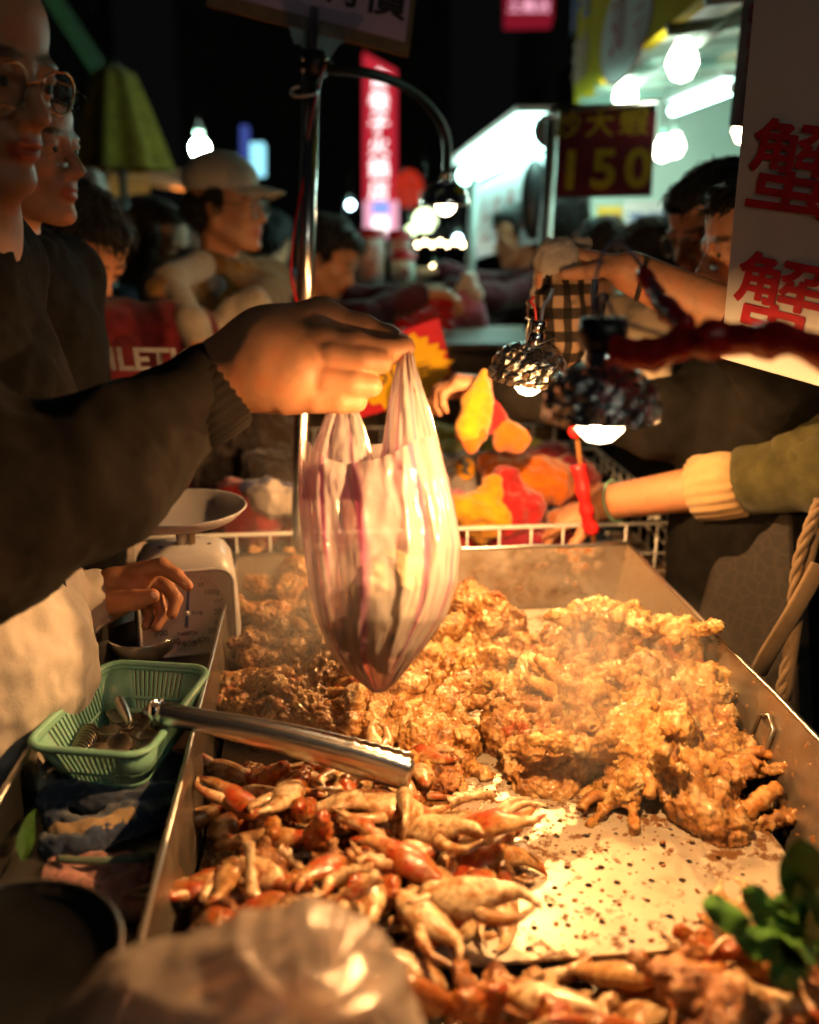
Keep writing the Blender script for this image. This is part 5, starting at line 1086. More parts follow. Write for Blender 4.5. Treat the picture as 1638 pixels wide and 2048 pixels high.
# ================================================================== people
FH = V((CF.x, CF.y, 0)).normalized()
def headmat(ang, pitch, c, roll=0):
    a = R_(ang); f = CR * math.cos(a) + FH * math.sin(a); l = V((0, 0, 1)).cross(f); m = Matrix((f, l, V((0, 0, 1)))).transposed()
    return mat4(c, m @ Matrix.Rotation(R_(roll), 3, 'X') @ Matrix.Rotation(R_(pitch), 3, 'Y'))
def head_prims(S, H, s, fem=False):
    R3 = H.to_3x3()
    def e(c, r, k, sub=False): S.ell(H @ (V(c) * s), [x * s for x in r], R3, k * s, sub)
    def c(a, b, ra, rb, k): S.cap(H @ (V(a) * s), H @ (V(b) * s), ra * s, rb * s, k * s)
    e((-.012, 0, .032), (.094, .076, .086), .02); e((.03, 0, -.03), (.058, .058, .082), .025); e((.045, 0, .048), (.046, .058, .05), .02)
    for y in (-1, 1):
        c((.0, .050 * y, -.05), (.066, .018 * y, -.094), .021, .017, .025); e((.060, .036 * y, -.024), (.024, .022, .020), .02)
        e((.082, .026 * y, .018), (.012, .026, .009), .012); e((-.002, .076 * y, -.008), (.019, .008, .031), .008)
        e((.099, .031 * y, .001), (.016, .019, .0125), .010, True); e((.0765, .031 * y, 0), (.0145, .016, .0130), .004); e((.083, .031 * y, .0062), (.0120, .0175, .0072), .003); e((.0815, .031 * y, -.0092), (.0108, .0165, .0052), .003)
        e((.0995, .0125 * y, -.035), (.0095, .0075, .0075), .006)
    c((.087, 0, .014), (.110, 0, -.027), .0065, .0105, .011); e((.112, 0, -.031), (.0105, .0108, .0085), .006)
    e((.081, 0, -.058), (.022, .030, .022), .016); e((.0985, 0, -.0585), (.0085, .021, .0058), .005); e((.0975, 0, -.0695), (.0088, .019, .0064), .005)
    c((.106, -.018, -.064), (.106, .018, -.064), .0016, .0016, .001) if False else e((.108, 0, -.0640), (.009, .021, .0014), .003, True)
    e((.086, 0, -.099), (.019, .023, .016), .02)
def hand_prims(S, W, d, n, t, curl=(.3, .5, .4), s=1., spread=.08, thumb=.6, k=.007):
    """W wrist, d along the hand, n back-of-hand normal, t thumb side"""
    W = V(W); d = V(d).normalized(); n = V(n); n = (n - d * n.dot(d)).normalized(); t0 = d.cross(n).normalized(); t = t0 if t0.dot(V(t)) > 0 else -t0; tips = []
    for i, (off, L, r) in enumerate(((.027, .92, .0088), (.009, 1.02, .0092), (-.009, .95, .0088), (-.026, .76, .0078))):
        K = W + (d * .088 + t * off + n * (.004 if i in (1, 2) else 0)) * s; S.cap(W + t * off * .5 * s, K, .0150 * s, .0122 * s, .014 * s)
        a = 0.; p = K; dd = (d + t * (off / .027) * spread).normalized(); rr = r * 1.12
        for j, (l, c) in enumerate(zip((.044, .027, .021), curl)):
            a += c * (1 + .12 * i); q = p + (dd * math.cos(a) - n * math.sin(a)) * (l * L * s); S.cap(p, q, rr * s, (rr - .0009) * s, k * s); rr -= .0009; p = q
        tips.append(p)
    p = W + (d * .022 + t * .022 - n * .006) * s; dd = (d * .75 + t * thumb - n * .35).normalized(); rr = .0135
    for l in (.042, .032, .026): q = p + dd * l * s; S.cap(p, q, rr * s, (rr - .0016) * s, .009 * s); p = q; rr -= .0016; dd = (dd + d * .25 - n * .1).normalized()
    return tips
def lip_tint(me, H, s, lip=(.95, .50, .50), warm=None):
    n = len(me.vertices); co = np.empty(n * 3, 'f4'); me.vertices.foreach_get('co', co); co = co.reshape(-1, 3); Hi = np.array(H.inverted()); l = (co @ Hi[:3, :3].T + Hi[:3, 3]) / s
    col = np.ones((n, 3)); d = np.sqrt(((l[:, 0] - .1) / .02) ** 2 + (l[:, 1] / .024) ** 2 + ((l[:, 2] + .064) / .0125) ** 2); w_ = np.clip((1.25 - d) * 3, 0, 1)[:, None]
    col = col * (1 - w_) + np.array(lip) * w_
    b = np.minimum(*[np.sqrt(((l[:, 0] - .088) / .03) ** 2 + ((l[:, 1] - y) / .024) ** 2 + ((l[:, 2] - .0235) / .0052) ** 2) for y in (.031, -.031)]); w_ = np.clip((1.2 - b) * 3, 0, 1)[:, None] * .85
    col = col * (1 - w_) + np.array((.10, .08, .07)) * w_; vcol(me, 'tint', col)
def glasses(H, s, parent, thick=.0014):
    m_ = simple('gold_wire_frame', (.45, .33, .20), .25, 1, 0) if 'gframe' not in M else M['gframe']; M['gframe'] = m_
    if 'lens' not in M: M['lens'] = film('spectacle_lens', (.95, .97, .97), None, .97, .03, 1.15)
    for y in (-1, 1):
        ring = [H @ (V((.108 - .006 * abs(math.cos(a)), .034 * y + .0245 * math.cos(a), -.004 + .021 * math.sin(a))) * s) for a in [2 * math.pi * k / 28 for k in range(29)]]
        obj('spectacle_rim', tube(ring, thick * s, 6, False), m_, parent); obj('lens', (ring[:-1], [tuple(range(28))]), M['lens'], parent)
        obj('temple', tube([H @ (V((.101, .058 * y, .004)) * s), H @ (V((.05, .078 * y, .006)) * s), H @ (V((-.01, .082 * y, .004)) * s)], thick * s, 6), m_, parent)
    obj('bridge', tube(spline([H @ (V((.105, -.0105, .0)) * s), H @ (V((.112, 0, .006)) * s), H @ (V((.105, .0105, 0)) * s)]), thick * s, 6), m_, parent)
def person(label, ang, hc=None, nose=None, pitch=0, roll=0, bang=None, top='black', skin_='skin', hair='short', hairm='hair', arms=None, vox=.007, glass=False, lean=.0, fem=False, sleeves=(1., 1.), trousers='trouser', extra=None, s=1., armr=1., lips=(.95, .5, .5), group=None, width=1.):
    arms = arms or {}; bang = ang if bang is None else bang
    H = headmat(ang, pitch, (0, 0, 0), roll)
    c = P(*hc) if hc else P(*nose) - H.to_3x3() @ (V((.120, 0, -.03)) * s)
    H.translation = c; a = R_(bang); f = CR * math.cos(a) + FH * math.sin(a); l = V((0, 0, 1)).cross(f); z = V((0, 0, 1))
    NB = c - f * (.035 + lean) * s - z * .155 * s; ht = NB.z; base = V((NB.x, NB.y, 0)) - f * lean * 2
    t = thing('person', label, 'person', base, group)
    hip = base + z * ht * .62; ch = NB - z * .17 * s - f * lean * .4
    S = Sdf(vox); T = Sdf(max(vox, .007)); head_prims(S, H, s, fem)
    S.cap(H @ (V((-.018, 0, -.05)) * s), NB - z * .02, .050 * s, .054 * s, .02).cap(NB - z * .08, hip, .09, .10, .04)
    W = width * s
    T.ell(ch, (.118 * W, .165 * W, .20 * s), Matrix((f, l, z)).transposed(), .05).cap(ch, hip, .125 * W, .135 * W, .06).ell(hip.lerp(ch, .35), (.125 * W, .16 * W, .2), Matrix((f, l, z)).transposed(), .05).ell(hip, (.12 * W, .16 * W, .10), Matrix((f, l, z)).transposed(), .05)
    for k in range(10):
        q = 2 * math.pi * k / 10; q2 = 2 * math.pi * (k + 1) / 10
        T.cap(NB + (f * math.cos(q) * .068 + l * math.sin(q) * .072) * s + z * (.012 - .016 * math.cos(q)), NB + (f * math.cos(q2) * .068 + l * math.sin(q2) * .072) * s + z * (.012 - .016 * math.cos(q2)), .017, .017, .012)
    for sd, nm in ((1, 'L'), (-1, 'R')):
        sh = NB - z * .06 * s + l * sd * .165 * W; sf = sleeves[0 if nm == 'L' else 1]
        ar = arms.get(nm); 
        if ar: el, wr = V(ar[0]), V(ar[1]); hd, hn, ht_, cu = ar[2:6]
        else: el = sh - z * .28 * s + l * sd * .05 - f * .02; wr = el - z * .2 * s + f * .14; hd, hn, ht_, cu = wr - el, l * sd, f, (.35, .5, .4)
        T.cap(NB - z * .035 * s + l * sd * .05, sh, .055, .068 * W, .05); S.cap(sh, el, .046, .039 * armr, .02).cap(el, wr, .038 * armr, .026 * armr, .015)
        if cu is not None: hand_prims(S, wr + (wr - el).normalized() * .01, hd, hn, ht_, cu, s)
        T.cap(sh, el, .066 * W, .055 * armr, .04)
        if sf > 0: T.cap(el, el.lerp(wr, sf), .055 * armr, (.046 if sf > .6 else .052) * armr, .03)
    p, q = S.build(1, max(.72, ht * .55)); me = npmesh('body', p, q, M[skin_]); lip_tint(me, H, s, lips); obj('body', me, None, t)
    p, q = T.build(2); p = rough_up(p, q, [(7, .010), (20, .003)], ang * .1 + c.x); tp_ = obj('jacket', npmesh('jacket', p, q), CL[top], t)
    Q = Sdf(.012)
    for sd in (1, -1):
        k_ = base + l * sd * .09; Q.cap(hip + l * sd * .075, V((k_.x, k_.y, .5)) + f * .02, .092, .068, .04).cap(V((k_.x, k_.y, .5)) + f * .02, V((k_.x, k_.y, .06)), .068, .052, .03)
    p, q = Q.build(1); obj('trousers', npmesh('trousers', p, q), CL[trousers], t)
    for sd in (1, -1):
        k_ = base + l * sd * .09; Q = Sdf(.010); Q.cap(V((k_.x, k_.y, .045)) - f * .05, V((k_.x, k_.y, .038)) + f * .14, .045, .038, .02); p, q = Q.build(1, .002); obj('shoe', npmesh('shoe', p, q), M['black'], t)
    for y in (-1, 1):
        o = obj('eye', sphere((0, 0, 0), .0106 * s, 12, 8), M['eyew'], t, False); o.location = H @ (V((.0816, .031 * y, -.0012)) * s) - base
        o = obj('iris', sphere((0, 0, 0), (.0022 * s, .0072 * s, .0058 * s), 10, 6), M['iris'], t, False); o.matrix_local = Matrix.Translation(-base) @ H @ Matrix.Translation(V((.0906, .031 * y, -.0016)) * s)
    if hair:
        S = Sdf(max(.006, vox)); R3 = H.to_3x3()
        def e(c_, r, k=.02, sub=False): S.ell(H @ (V(c_) * s), [x * s for x in r], R3, k, sub)
        if hair != 'undercap': e((-.022, 0, .044), (.098, .083, .083)); e((.046, 0, .082), (.046, .060, .030))
        e((-.05, 0, -.01), (.066, .078, .062)); 
        for y in (-1, 1): e((.0, .072 * y, .025), (.03, .014, .04))
        if hair == 'long':
            for y in (-1, 0, 1): S.cap(H @ (V((-.04, .06 * y, 0)) * s), NB + l * (.09 * y) - f * .04 - z * .16, .05, .035, .03)
            for y in (-1, 1): S.cap(H @ (V((.03, .075 * y, .04)) * s), NB + l * (.10 * y) + f * .02 - z * .14, .026, .02, .02)
        if hair == 'tied': e((-.12, 0, .0), (.045, .04, .045)); e((.02, .07, .0), (.03, .018, .05)); e((.02, -.07, .0), (.03, .018, .05))
        e((.118, 0, -.025), (.062, .072, .088 if hair != 'fringe' else .078), .01, True)
        for y in (-1, 1): e((.02, .098 * y, -.04), (.05, .026, .045), .01, True) if hair in ('short', 'fringe') else None
        p, q = S.build(1); nn = vnormals(p, q); Hi = np.array(H.inverted()); lc = p @ Hi[:3, :3].T + Hi[:3, 3]
        th = np.arctan2(lc[:, 1], lc[:, 2] + .1); dd = .0012 * np.sin(th * 47 + lc[:, 0] * 60) + .006 * fbm(p, 26, 3, 1.); p = p + nn * dd[:, None]
        me = npmesh('hair', p, q); rh = random.Random(len(p)); bv, bf = [], []; cr = H @ (V((-.035, 0, .12)) * s)
        for _ in range(900):
            i = rh.randrange(len(p)); v0 = V(p[i]); nv = V(nn[i]); fl = v0 - cr; fl = fl - nv * fl.dot(nv)
            if fl.length < 1e-4: continue
            fl = (fl.normalized() + V((rh.uniform(-.35, .35), rh.uniform(-.35, .35), rh.uniform(-.5, .1)))).normalized(); sd_ = fl.cross(nv).normalized() * .0016; L_ = rh.uniform(.02, .045) * s; j = len(bv)
            m1 = v0 + fl * L_ * .5 + nv * rh.uniform(.001, .006); t1 = v0 + fl * L_ + nv * rh.uniform(-.004, .007) - V((0, 0, .004)); b0 = v0 - nv * .003
            bv += [b0 - sd_, b0 + sd_, m1 - sd_, m1 + sd_, t1, b0 + nv * .002, m1 + nv * .0015]; bf += [(j, j + 1, j + 3, j + 2), (j + 2, j + 3, j + 4), (j + 1, j + 5, j + 6, j + 3), (j + 5, j, j + 2, j + 6), (j + 3, j + 6, j + 4), (j + 6, j + 2, j + 4)]
        hv, hf = cat_geo(([V(v) for v in p], [tuple(int(x) for x in f_) for f_ in q]), (bv, bf)); obj('hair', (hv, hf), M[hairm], t)
    if glass: glasses(H, s, t)
    if extra: extra(t, H, NB, f, l, z, s)
    return t
CL = {'black': cloth('black_fleece', (.006, .005, .0045), 1., 220, .5, .95, .0), 'dark': cloth('dark_brown_knit', (.008, .0055, .0045), 1., 500, .4, .95, .01), 'maroon': cloth('maroon_knit', (.05, .005, .009), .8, 400), 'darkred': cloth('dark_red_sweat', (.10, .008, .012), .6, 500),
      'tan': cloth('brown_suede', (.20, .10, .028), .6, 120), 'navy': cloth('navy_cloth', (.02, .025, .05), .6, 300), 'olive': cloth('olive_knit', (.055, .050, .018), 1., 450), 'trouser': cloth('dark_denim', (.02, .022, .03), .6, 500), 'white': cloth('white_cotton', (.52, .46, .41), .5, 400, .12), 'blue': cloth('blue_nylon', (.025, .05, .20), .3, 200), 'grey': cloth('grey_cotton', (.22, .21, .23), .5, 400), 'cuff': cloth('camel_rib', (.42, .27, .13), .8, 300, .15), 'cream': cloth('cream_knit', (.34, .28, .22), .8, 300, .15)}
Z = V((0, 0, 1))
def addpart(t, name, prims, mat, vox=.005, sm=2, disp=None, k=.012, floor=None):
    S = Sdf(vox)
    for b in prims:
        if b[0] == 'e': S.ell(b[1], b[2], b[3] if len(b) > 3 else None, k)
        else: S.cap(b[1], b[2], b[3], b[4], k)
    p, q = S.build(sm, floor)
    if disp: p = rough_up(p, q, disp, 3)
    return obj(name, npmesh(name, p, q), mat, t)

# --- the vendor on the left
HD = 1.02
vend = thing('person', 'vendor with wire glasses, dark sweater and white apron holding out the striped bag', 'person', V((-.46, 1.0, 0)))
H = headmat(-22, 14, (0, 0, 0)); H.translation = P(92, 238, .95) - H.to_3x3() @ V((.120, 0, -.03)); hc_ = H.translation.copy()
S = Sdf(.0031); head_prims(S, H, 1.)
NB = hc_ + V((-.05, .01, -.16)); S.cap(H @ V((-.018, 0, -.05)), NB, .052, .058, .02)
hipv = V((-.50, 1.03, .86)); S.cap(NB, hipv, .09, .1, .04)
shR = NB + V((-.02, -.17, -.06)); elR = P(-70, 1045, .88); wrR = P(462, 748, 1.02); shL = NB + V((-.02, .17, -.06)); elL = V((-.53, 1.33, 1.06)); wrL = P(200, 1205, 1.32)
S.chain([shR, elR, P(440, 770, 1.015), wrR], [.045, .032, .026, .034], .02); S.chain([shL, elL, wrL], [.048, .04, .028], .02)
D = HD; r = px(25, D)                               # right hand: seen from its little-finger edge, closed on the bag handles
def q2(x, y, dd=0.): return P(x, y, D + dd)
S.chain([wrR, q2(530, 720, -.005), q2(590, 745, -.018)], [0.0440, 0.0484, 0.0396], .02); S.ell(q2(560, 690, .02), (.055, .038, .044), k=.025); S.ell(q2(560, 765, -.015), (.050, .031, .030), k=.02)
S.chain([q2(560, 665, .035), q2(640, 640, .035), q2(725, 662, .03), q2(775, 678, .02), q2(808, 692, .0)], [0.0308, 0.0237, 0.0171, 0.0138, 0.0116], .012)   # index
S.chain([q2(560, 690, .0), q2(640, 690, -.012), q2(705, 692, -.014), q2(765, 705, -.008), q2(804, 700, -.002)], [0.0286, 0.0209, 0.0160, 0.0138, 0.0116], .008)   # thumb
S.chain([q2(590, 715, -.012), q2(660, 716, -.024), q2(725, 722, -.024), q2(762, 724, -.02)], [0.0264, 0.0182, 0.0154, 0.0132], .003)
S.chain([q2(585, 755, -.02), q2(650, 762, -.030), q2(705, 769, -.030), q2(742, 772, -.026)], [0.0231, 0.0171, 0.0149, 0.0127], .003)
S.chain([q2(575, 790, -.02), q2(630, 798, -.026), q2(680, 802, -.026), q2(713, 804, -.022)], [0.0220, 0.0154, 0.0138, 0.0116], .003)
D = 1.32                                            # left hand hanging over the scale
S.chain([wrL, q2(232, 1178), q2(278, 1160)], [.028, .028, .021], .018); S.ell(q2(245, 1190), (.030, .026, .024), k=.016)
S.chain([q2(262, 1150), q2(322, 1132, -.01), q2(352, 1150, -.015), q2(376, 1172, -.018)], [.0165, .0120, .0100, .0080], .004)
S.chain([q2(225, 1205, -.03), q2(270, 1200, -.045), q2(305, 1192, -.05)], [.0180, .0130, .0105], .009)
S.chain([q2(275, 1165, .01), q2(328, 1165, .01), q2(352, 1198, .0), q2(344, 1228, -.01)], [.0155, .0115, .0098, .0082], .003)
S.chain([q2(270, 1180, .02), q2(312, 1190, .02), q2(326, 1228, .01), q2(312, 1254, .0)], [.0150, .0110, .0092, .0080], .003)
S.chain([q2(262, 1190, .03), q2(292, 1205, .03), q2(300, 1235, .02), q2(292, 1252, .01)], [.0135, .0098, .0082, .0072], .003)
p, q = S.build(1, .80); me = npmesh('body', p, q, M['skin']); lip_tint(me, H, 1., (.85, .38, .36)); obj('body', me, None, vend)
for x, y, dd, ax in ((309, 1191, -.0615, V((.3, -.7, .6))), (372, 1166, -.0225, V((.5, -.4, .7)))):
    m4 = mat4(P(x, y, D + dd), frame_of(ax, P(x + 10, y + 2, D) - P(x, y, D))); obj('fingernail', xform(sphere((0, 0, 0), (.0062, .0048, .0012), 12, 6), m4), simple('nail', (.58, .34, .26), .3, 0, 0) if 'nail' not in M else M['nail'], vend)
addpart(vend, 'sweater', [('c', NB + V((0, 0, -.03)), NB + V((-.02, 0, -.08)), .085, .12), ('e', NB + V((-.03, .0, -.22)), (.15, .21, .22)), ('c', NB + V((-.03, 0, -.2)), hipv, .15, .15), ('c', NB + V((0, -.05, -.05)), shR, .07, .08), ('c', NB + V((0, .05, -.05)), shL, .07, .08), ('c', shR, elR, .085, .092), ('c', elR, P(190, 945, .94), .098, .070), ('c', P(190, 945, .94), P(415, 785, 1.01), .070, .047), ('c', shL, elL, .075, .065), ('c', elL, elL.lerp(wrL, .55), .065, .05)], CL['dark'], .006, 2, [(7, .012), (22, .003)], .04)
# ribbed cuff
cd_ = (wrR - P(300, 860, .98)).normalized(); u1_ = (CF - cd_ * CF.dot(cd_)).normalized(); u2_ = cd_.cross(u1_); vs, fs = [], []; n = 120
for i, (u, rr) in enumerate([(-.060, .040), (-.058, .0500), (-.02, .0525), (.002, .0520), (.006, .0490), (.002, .040)]):
    for k in range(n):
        a = 2 * math.pi * k / n; q_ = rr * (1 + (.022 if k % 4 < 2 else -.012)); vs.append(P(436, 776, 1.015) + cd_ * u + u1_ * (q_ * .85 * math.cos(a)) + u2_ * (q_ * math.sin(a)))
fs = [(i * n + k, i * n + (k + 1) % n, (i + 1) * n + (k + 1) % n, (i + 1) * n + k) for i in range(5) for k in range(n)]
# orient the cuff's long axis with the wrist's height
obj('cuff', (vs, fs), CL['dark'], vend)
ac = P(-75, 1330, 1.12)
addpart(vend, 'apron', [('e', ac, (.155, .17, .13)), ('e', ac + V((-.01, .0, -.12)), (.155, .18, .16)), ('c', ac + V((.01, .10, .075)), P(172, 1205, 1.30), .055, .042), ('e', ac + V((-.02, 0, .08)), (.14, .16, .06)), ('c', ac + V((-.03, 0, -.2)), ac + V((-.04, 0, -.7)), .15, .16)], CL['white'], .006, 2, [(12, .012), (34, .004)], .04)
Q = Sdf(.012)
for sd in (1, -1): Q.cap(hipv + V((0, .09 * sd, 0)), V((-.5, 1.03 + .1 * sd, .06)), .09, .055, .03)
obj('trousers', npmesh('trousers', *Q.build(1)), CL['trouser'], vend)
for sd in (1, -1): Q = Sdf(.01); Q.cap((-.55, 1.03 + .1 * sd, .045), (-.37, 1.03 + .1 * sd, .038), .045, .038); obj('shoe', npmesh('shoe', *Q.build(1, .002)), M['black'], vend)
glasses(H, 1., vend)
for y in (-1, 1):
    o = obj('eye', sphere(H @ V((.0806, .031 * y, -.0008)), .0128, 14, 10), M['eyew'], vend); o = obj('iris', xform(sphere((.0926, .031 * y, -.003), (.0022, .0056, .0056), 10, 6), H), M['iris'], vend)
addpart(vend, 'hair', [('e', H @ V((-.03, 0, .055)), (.098, .088, .082), H.to_3x3()), ('e', H @ V((-.05, 0, -.02)), (.066, .080, .072), H.to_3x3())], M['hair'], .006, 1, [(40, .006)])

# --- other people
person('person in a dark jacket standing close behind the vendor with the wire glasses', -10, nose=(167, 343, 1.45), pitch=6, top='black', vox=.0048, lips=(.9, .42, .42), skin_='skin2')
def boy_x(t, H, NB, f, l, z, s):
    addpart(t, 'blue_hood', [('e', NB + CR * -.05 + z * .01 - FH * .06, (.10, .07, .09)), ('c', NB + CR * -.08 - FH * .05, NB + CR * -.03 - z * .14 - FH * .12, .07, .05)], CL['blue'], .007, 2, [(14, .012)], .03)
    ex_ = (CR + V((0, 0, -.02))).normalized(); o_ = P(252, 720, 1.70); text('lettering', 'ATHLETIC', o_, ex_, (Z - FH * .25).normalized(), .062, CL['grey'], t, off=.03)
person('person with bowed black hair wearing a dark red sweater lettered in white', -30, hc=(165, 492, 2.02), pitch=42, bang=-60, top='darkred', extra=boy_x, vox=.006, hair='fringe', width=1.25)
person('long haired person in a blue collar standing behind the bowed head', -25, hc=(318, 478, 3.05), pitch=14, top='navy', hair='long', hairm='hair_brown', vox=.009, fem=True, skin_='skin2')
def cap_x(t, H, NB, f, l, z, s):
    R3 = H.to_3x3(); wc_ = cloth('pale_cap_cotton', (.50, .46, .40), .4, 400, .1)
    S = Sdf(.006); S.ell(H @ V((-.014, 0, .060)), (.106, .090, .080), R3, .02); S.ell(H @ V((.02, 0, .0)), (.16, .13, .045), R3, .01, True); obj('cap_crown', npmesh('cap_crown', *S.build(2)), wc_, t)
    vs, fs = [], []
    for i in range(9):
        for j in range(13): u = i / 8; v = (j - 6) / 6; vs.append(H @ V((.075 + .095 * u * (1 - .35 * v * v) - .03 * v * v, .072 * v * (1 - .15 * u), .058 - .018 * u - .02 * v * v)))
    for i in range(8):
        for j in range(12): a_ = i * 13 + j; fs.append((a_, a_ + 1, a_ + 14, a_ + 13))
    o = obj('cap_brim', (vs, fs), wc_, t); o.modifiers.new('s', 'SOLIDIFY').thickness = .004
    addpart(t, 'hood', [('c', NB + l * .09 - f * .03 - z * .02, NB - l * .09 - f * .03, .045, .045), ('c', NB - l * .09, NB - l * .1 + f * .08 - z * .06, .035, .03)], CL['grey'], .008, 2, [(20, .008)], .03)
    addpart(t, 'sleeve', [('c', P(400, 530, 2.42), P(335, 565, 2.28), .036, .040), ('c', P(335, 565, 2.28), P(385, 650, 2.15), .040, .034), ('c', P(385, 650, 2.15), P(400, 690, 2.12), .038, .033)], CL['cream'], .008, 2, [(12, .006)], .03)
    addpart(t, 'sleeve', [('c', P(500, 610, 2.3), P(430, 670, 2.25), .05, .045)], CL['cream'], .008, 2, [(14, .01)], .03)
person('person in a pale baseball cap and glasses with a brown vest over white sleeves', -14, hc=(450, 410, 2.5), pitch=4, bang=-35, top='tan', glass=True, vox=.006, hair='undercap', extra=cap_x, sleeves=(0, 0), arms={'R': (P(330, 590, 2.25), P(395, 690, 2.12), CR, Z, -FH, (.4, .5, .4)), 'L': (P(520, 640, 2.4), P(500, 720, 2.3), -Z, CR, -FH, (.4, .5, .4))}, width=1.1)
person('dark haired person seen from behind in the crowd left of the pole', 70, hc=(545, 478, 4.2), pitch=5, top='navy', vox=.011)
person('person in a maroon sweater bending forward right of the pole with an arm outstretched', -15, hc=(655, 512, 3.0), pitch=32, bang=-10, top='maroon', vox=.008, lean=.06, hair='fringe', arms={'R': (P(720, 640, 2.85), P(835, 590, 2.95), CR, Z, FH, (.5, .6, .5)), 'L': (P(700, 600, 3.1), P(790, 600, 3.1), CR, Z, -FH, (.5, .6, .5))}, sleeves=(1, 1))
person('person in a dark red coat behind the tent pole reaching over the far counter', 185, hc=(1040, 470, 3.75), pitch=15, top='maroon', vox=.010, arms={'L': (P(985, 600, 3.5), P(905, 580, 3.4), -CR, Z, FH, (.5, .6, .5)), 'R': (P(960, 570, 3.8), P(885, 545, 3.7), -CR, Z, FH, (.5, .6, .5))})
person('dark haired person standing in front of the stall posters', 55, hc=(1135, 440, 3.7), pitch=0, top='black', vox=.010)
person('short dark haired person below the yellow poster with only the crown showing', 80, hc=(1205, 515, 3.0), pitch=10, top='black', vox=.010)
person('dark haired person beside the white poster facing into the stall', 120, hc=(1295, 525, 2.7), pitch=15, top='black', vox=.009)
person('tall person with thick black hair and glasses looking down beside the crab banner', 208, hc=(1428, 448, 1.98), pitch=24, top='black', vox=.0055, glass=True, hair='fringe', width=.9)
def wom_x(t, H, NB, f, l, z, s):
    addpart(t, 'cream_sweater', [('c', P(1300, 640, 1.74), P(1280, 760, 1.74), .05, .06), ('c', P(1240, 620, 1.78), P(1220, 720, 1.78), .03, .05)], CL['cream'], .008, 2, [(22, .008)], .03)
    obj('hair_tie', tube(spline([P(1288, 535, 1.40), P(1281, 570, 1.38), P(1272, 600, 1.40)]), .004, 6), M['black'], t)
wl = P(1262, 545, 1.50); wr_ = P(1015, 775, 1.80)
person('person in profile wearing a black fleece, lifting a plaid mitten with a bare forearm', 186, nose=(1393, 548, 1.62), pitch=10, top='black', vox=.005, hair='tied', fem=True, skin_='skin2', bang=170, extra=wom_x, sleeves=(.02, .92), lips=(.95, .42, .42), arms={'L': (P(1520, 665, 1.46), wl, -CR + Z * .22 + FH * .1, Z + FH * .2, -FH, (.5, .7, .5)), 'R': (P(1330, 835, 1.72), wr_, -CR + Z * .1, Z, FH, (.5, .7, .4))}, width=1.05, armr=1.3)
ol_el, ol_wr = P(1670, 935, 1.50), P(1215, 1005, 1.80)
def ol_x(t, H, NB, f, l, z, s):
    cdv = (ol_wr - ol_el).normalized(); cc = ol_el.lerp(ol_wr, .45); fm = frame_of(cdv); vs, n = [], 80
    for u, rr in ((-.045, .052), (-.042, .060), (0, .061), (.045, .058), (.047, .053), (.04, .046)):
        for k in range(n): a_ = 2 * math.pi * k / n; q_ = rr * (1 + (.03 if k % 4 < 2 else -.012)); vs.append(cc + cdv * u + fm @ V((q_ * math.cos(a_), q_ * math.sin(a_), 0)))
    obj('cuff', (vs, [(i * n + k, i * n + (k + 1) % n, (i + 1) * n + (k + 1) % n, (i + 1) * n + k) for i in range(5) for k in range(n)]), CL['cuff'], t)
    obj('bracelet', tube([ol_wr.lerp(ol_el, .04) + fm @ V((.040 * math.cos(a_), .040 * math.sin(a_), 0)) for a_ in [2 * math.pi * k / 30 for k in range(31)]], .0028, 6, False), simple('glass_bracelet', (.25, .45, .32), .1, 0, 0), t)
    addpart(t, 'sleeve_folds', [('c', P(1615, 930, 1.535), P(1730, 900, 1.5), .066, .088), ('c', P(1625, 880, 1.52), P(1690, 800, 1.52), .04, .06)], CL['olive'], .007, 2, [(16, .012), (45, .004)], .03)
person('shopper in an olive sweater with camel cuffs reaching into the hat rack', 176, hc=(1760, 520, 1.66), pitch=25, top='olive', vox=.006, extra=ol_x, hair='long', sleeves=(.30, 1), skin_='skin', arms={'L': (ol_el, ol_wr, -CR - Z * .55 + FH * .2, Z - CR * .6, -FH, (.4, .5, .4)), 'R': None}, width=1.1, armr=1.3)

# --- things people hold or wear
def plaid():
    m, nt, b = new_mat('plaid_flannel'); c = coord(nt, False); outs = []
    for dr, scl in (('X', 11), ('Z', 9)):
        w_ = nt.nodes.new('ShaderNodeTexWave'); w_.bands_direction = dr; w_.inputs['Scale'].default_value = scl; w_.inputs['Distortion'].default_value = .6; nt.links.new(c, w_.inputs['Vector']); outs.append(ramp(nt, w_.outputs['Fac'], [(.45, (.62, .50, .40)), (.62, (.07, .055, .05))]))
    nt.links.new(mixc(nt, 1., outs[0], outs[1], 'MULTIPLY'), b.inputs['Base Color']); setp(b, Roughness=.9); bump(nt, b, nz(nt, c, 300, 3), .5, .002); return m
mt = thing('plaid_mitten', 'black and cream plaid mitten with a white fleece cuff held up high', 'mitten', P(1125, 600, 1.52))
addpart(mt, 'palm', [('c', P(1118, 565, 1.50), P(1125, 680, 1.50), .034, .045), ('c', P(1105, 590, 1.50), P(1098, 640, 1.50), .03, .03), ('c', P(1170, 560, 1.52), P(1165, 620, 1.52), .02, .018)], plaid(), .005, 2, [(25, .008)], .02)
addpart(mt, 'fleece_cuff', [('c', P(1100, 505, 1.48), P(1128, 503, 1.48), .022, .022), ('c', P(1098, 530, 1.48), P(1130, 530, 1.48), .023, .023), ('c', P(1130, 488, 1.50), P(1172, 484, 1.52), .011, .011), ('c', P(1090, 520, 1.49), P(1068, 620, 1.5), .012, .012)], CL['white'], .004, 2, [(60, .004), (150, .003)], .012)
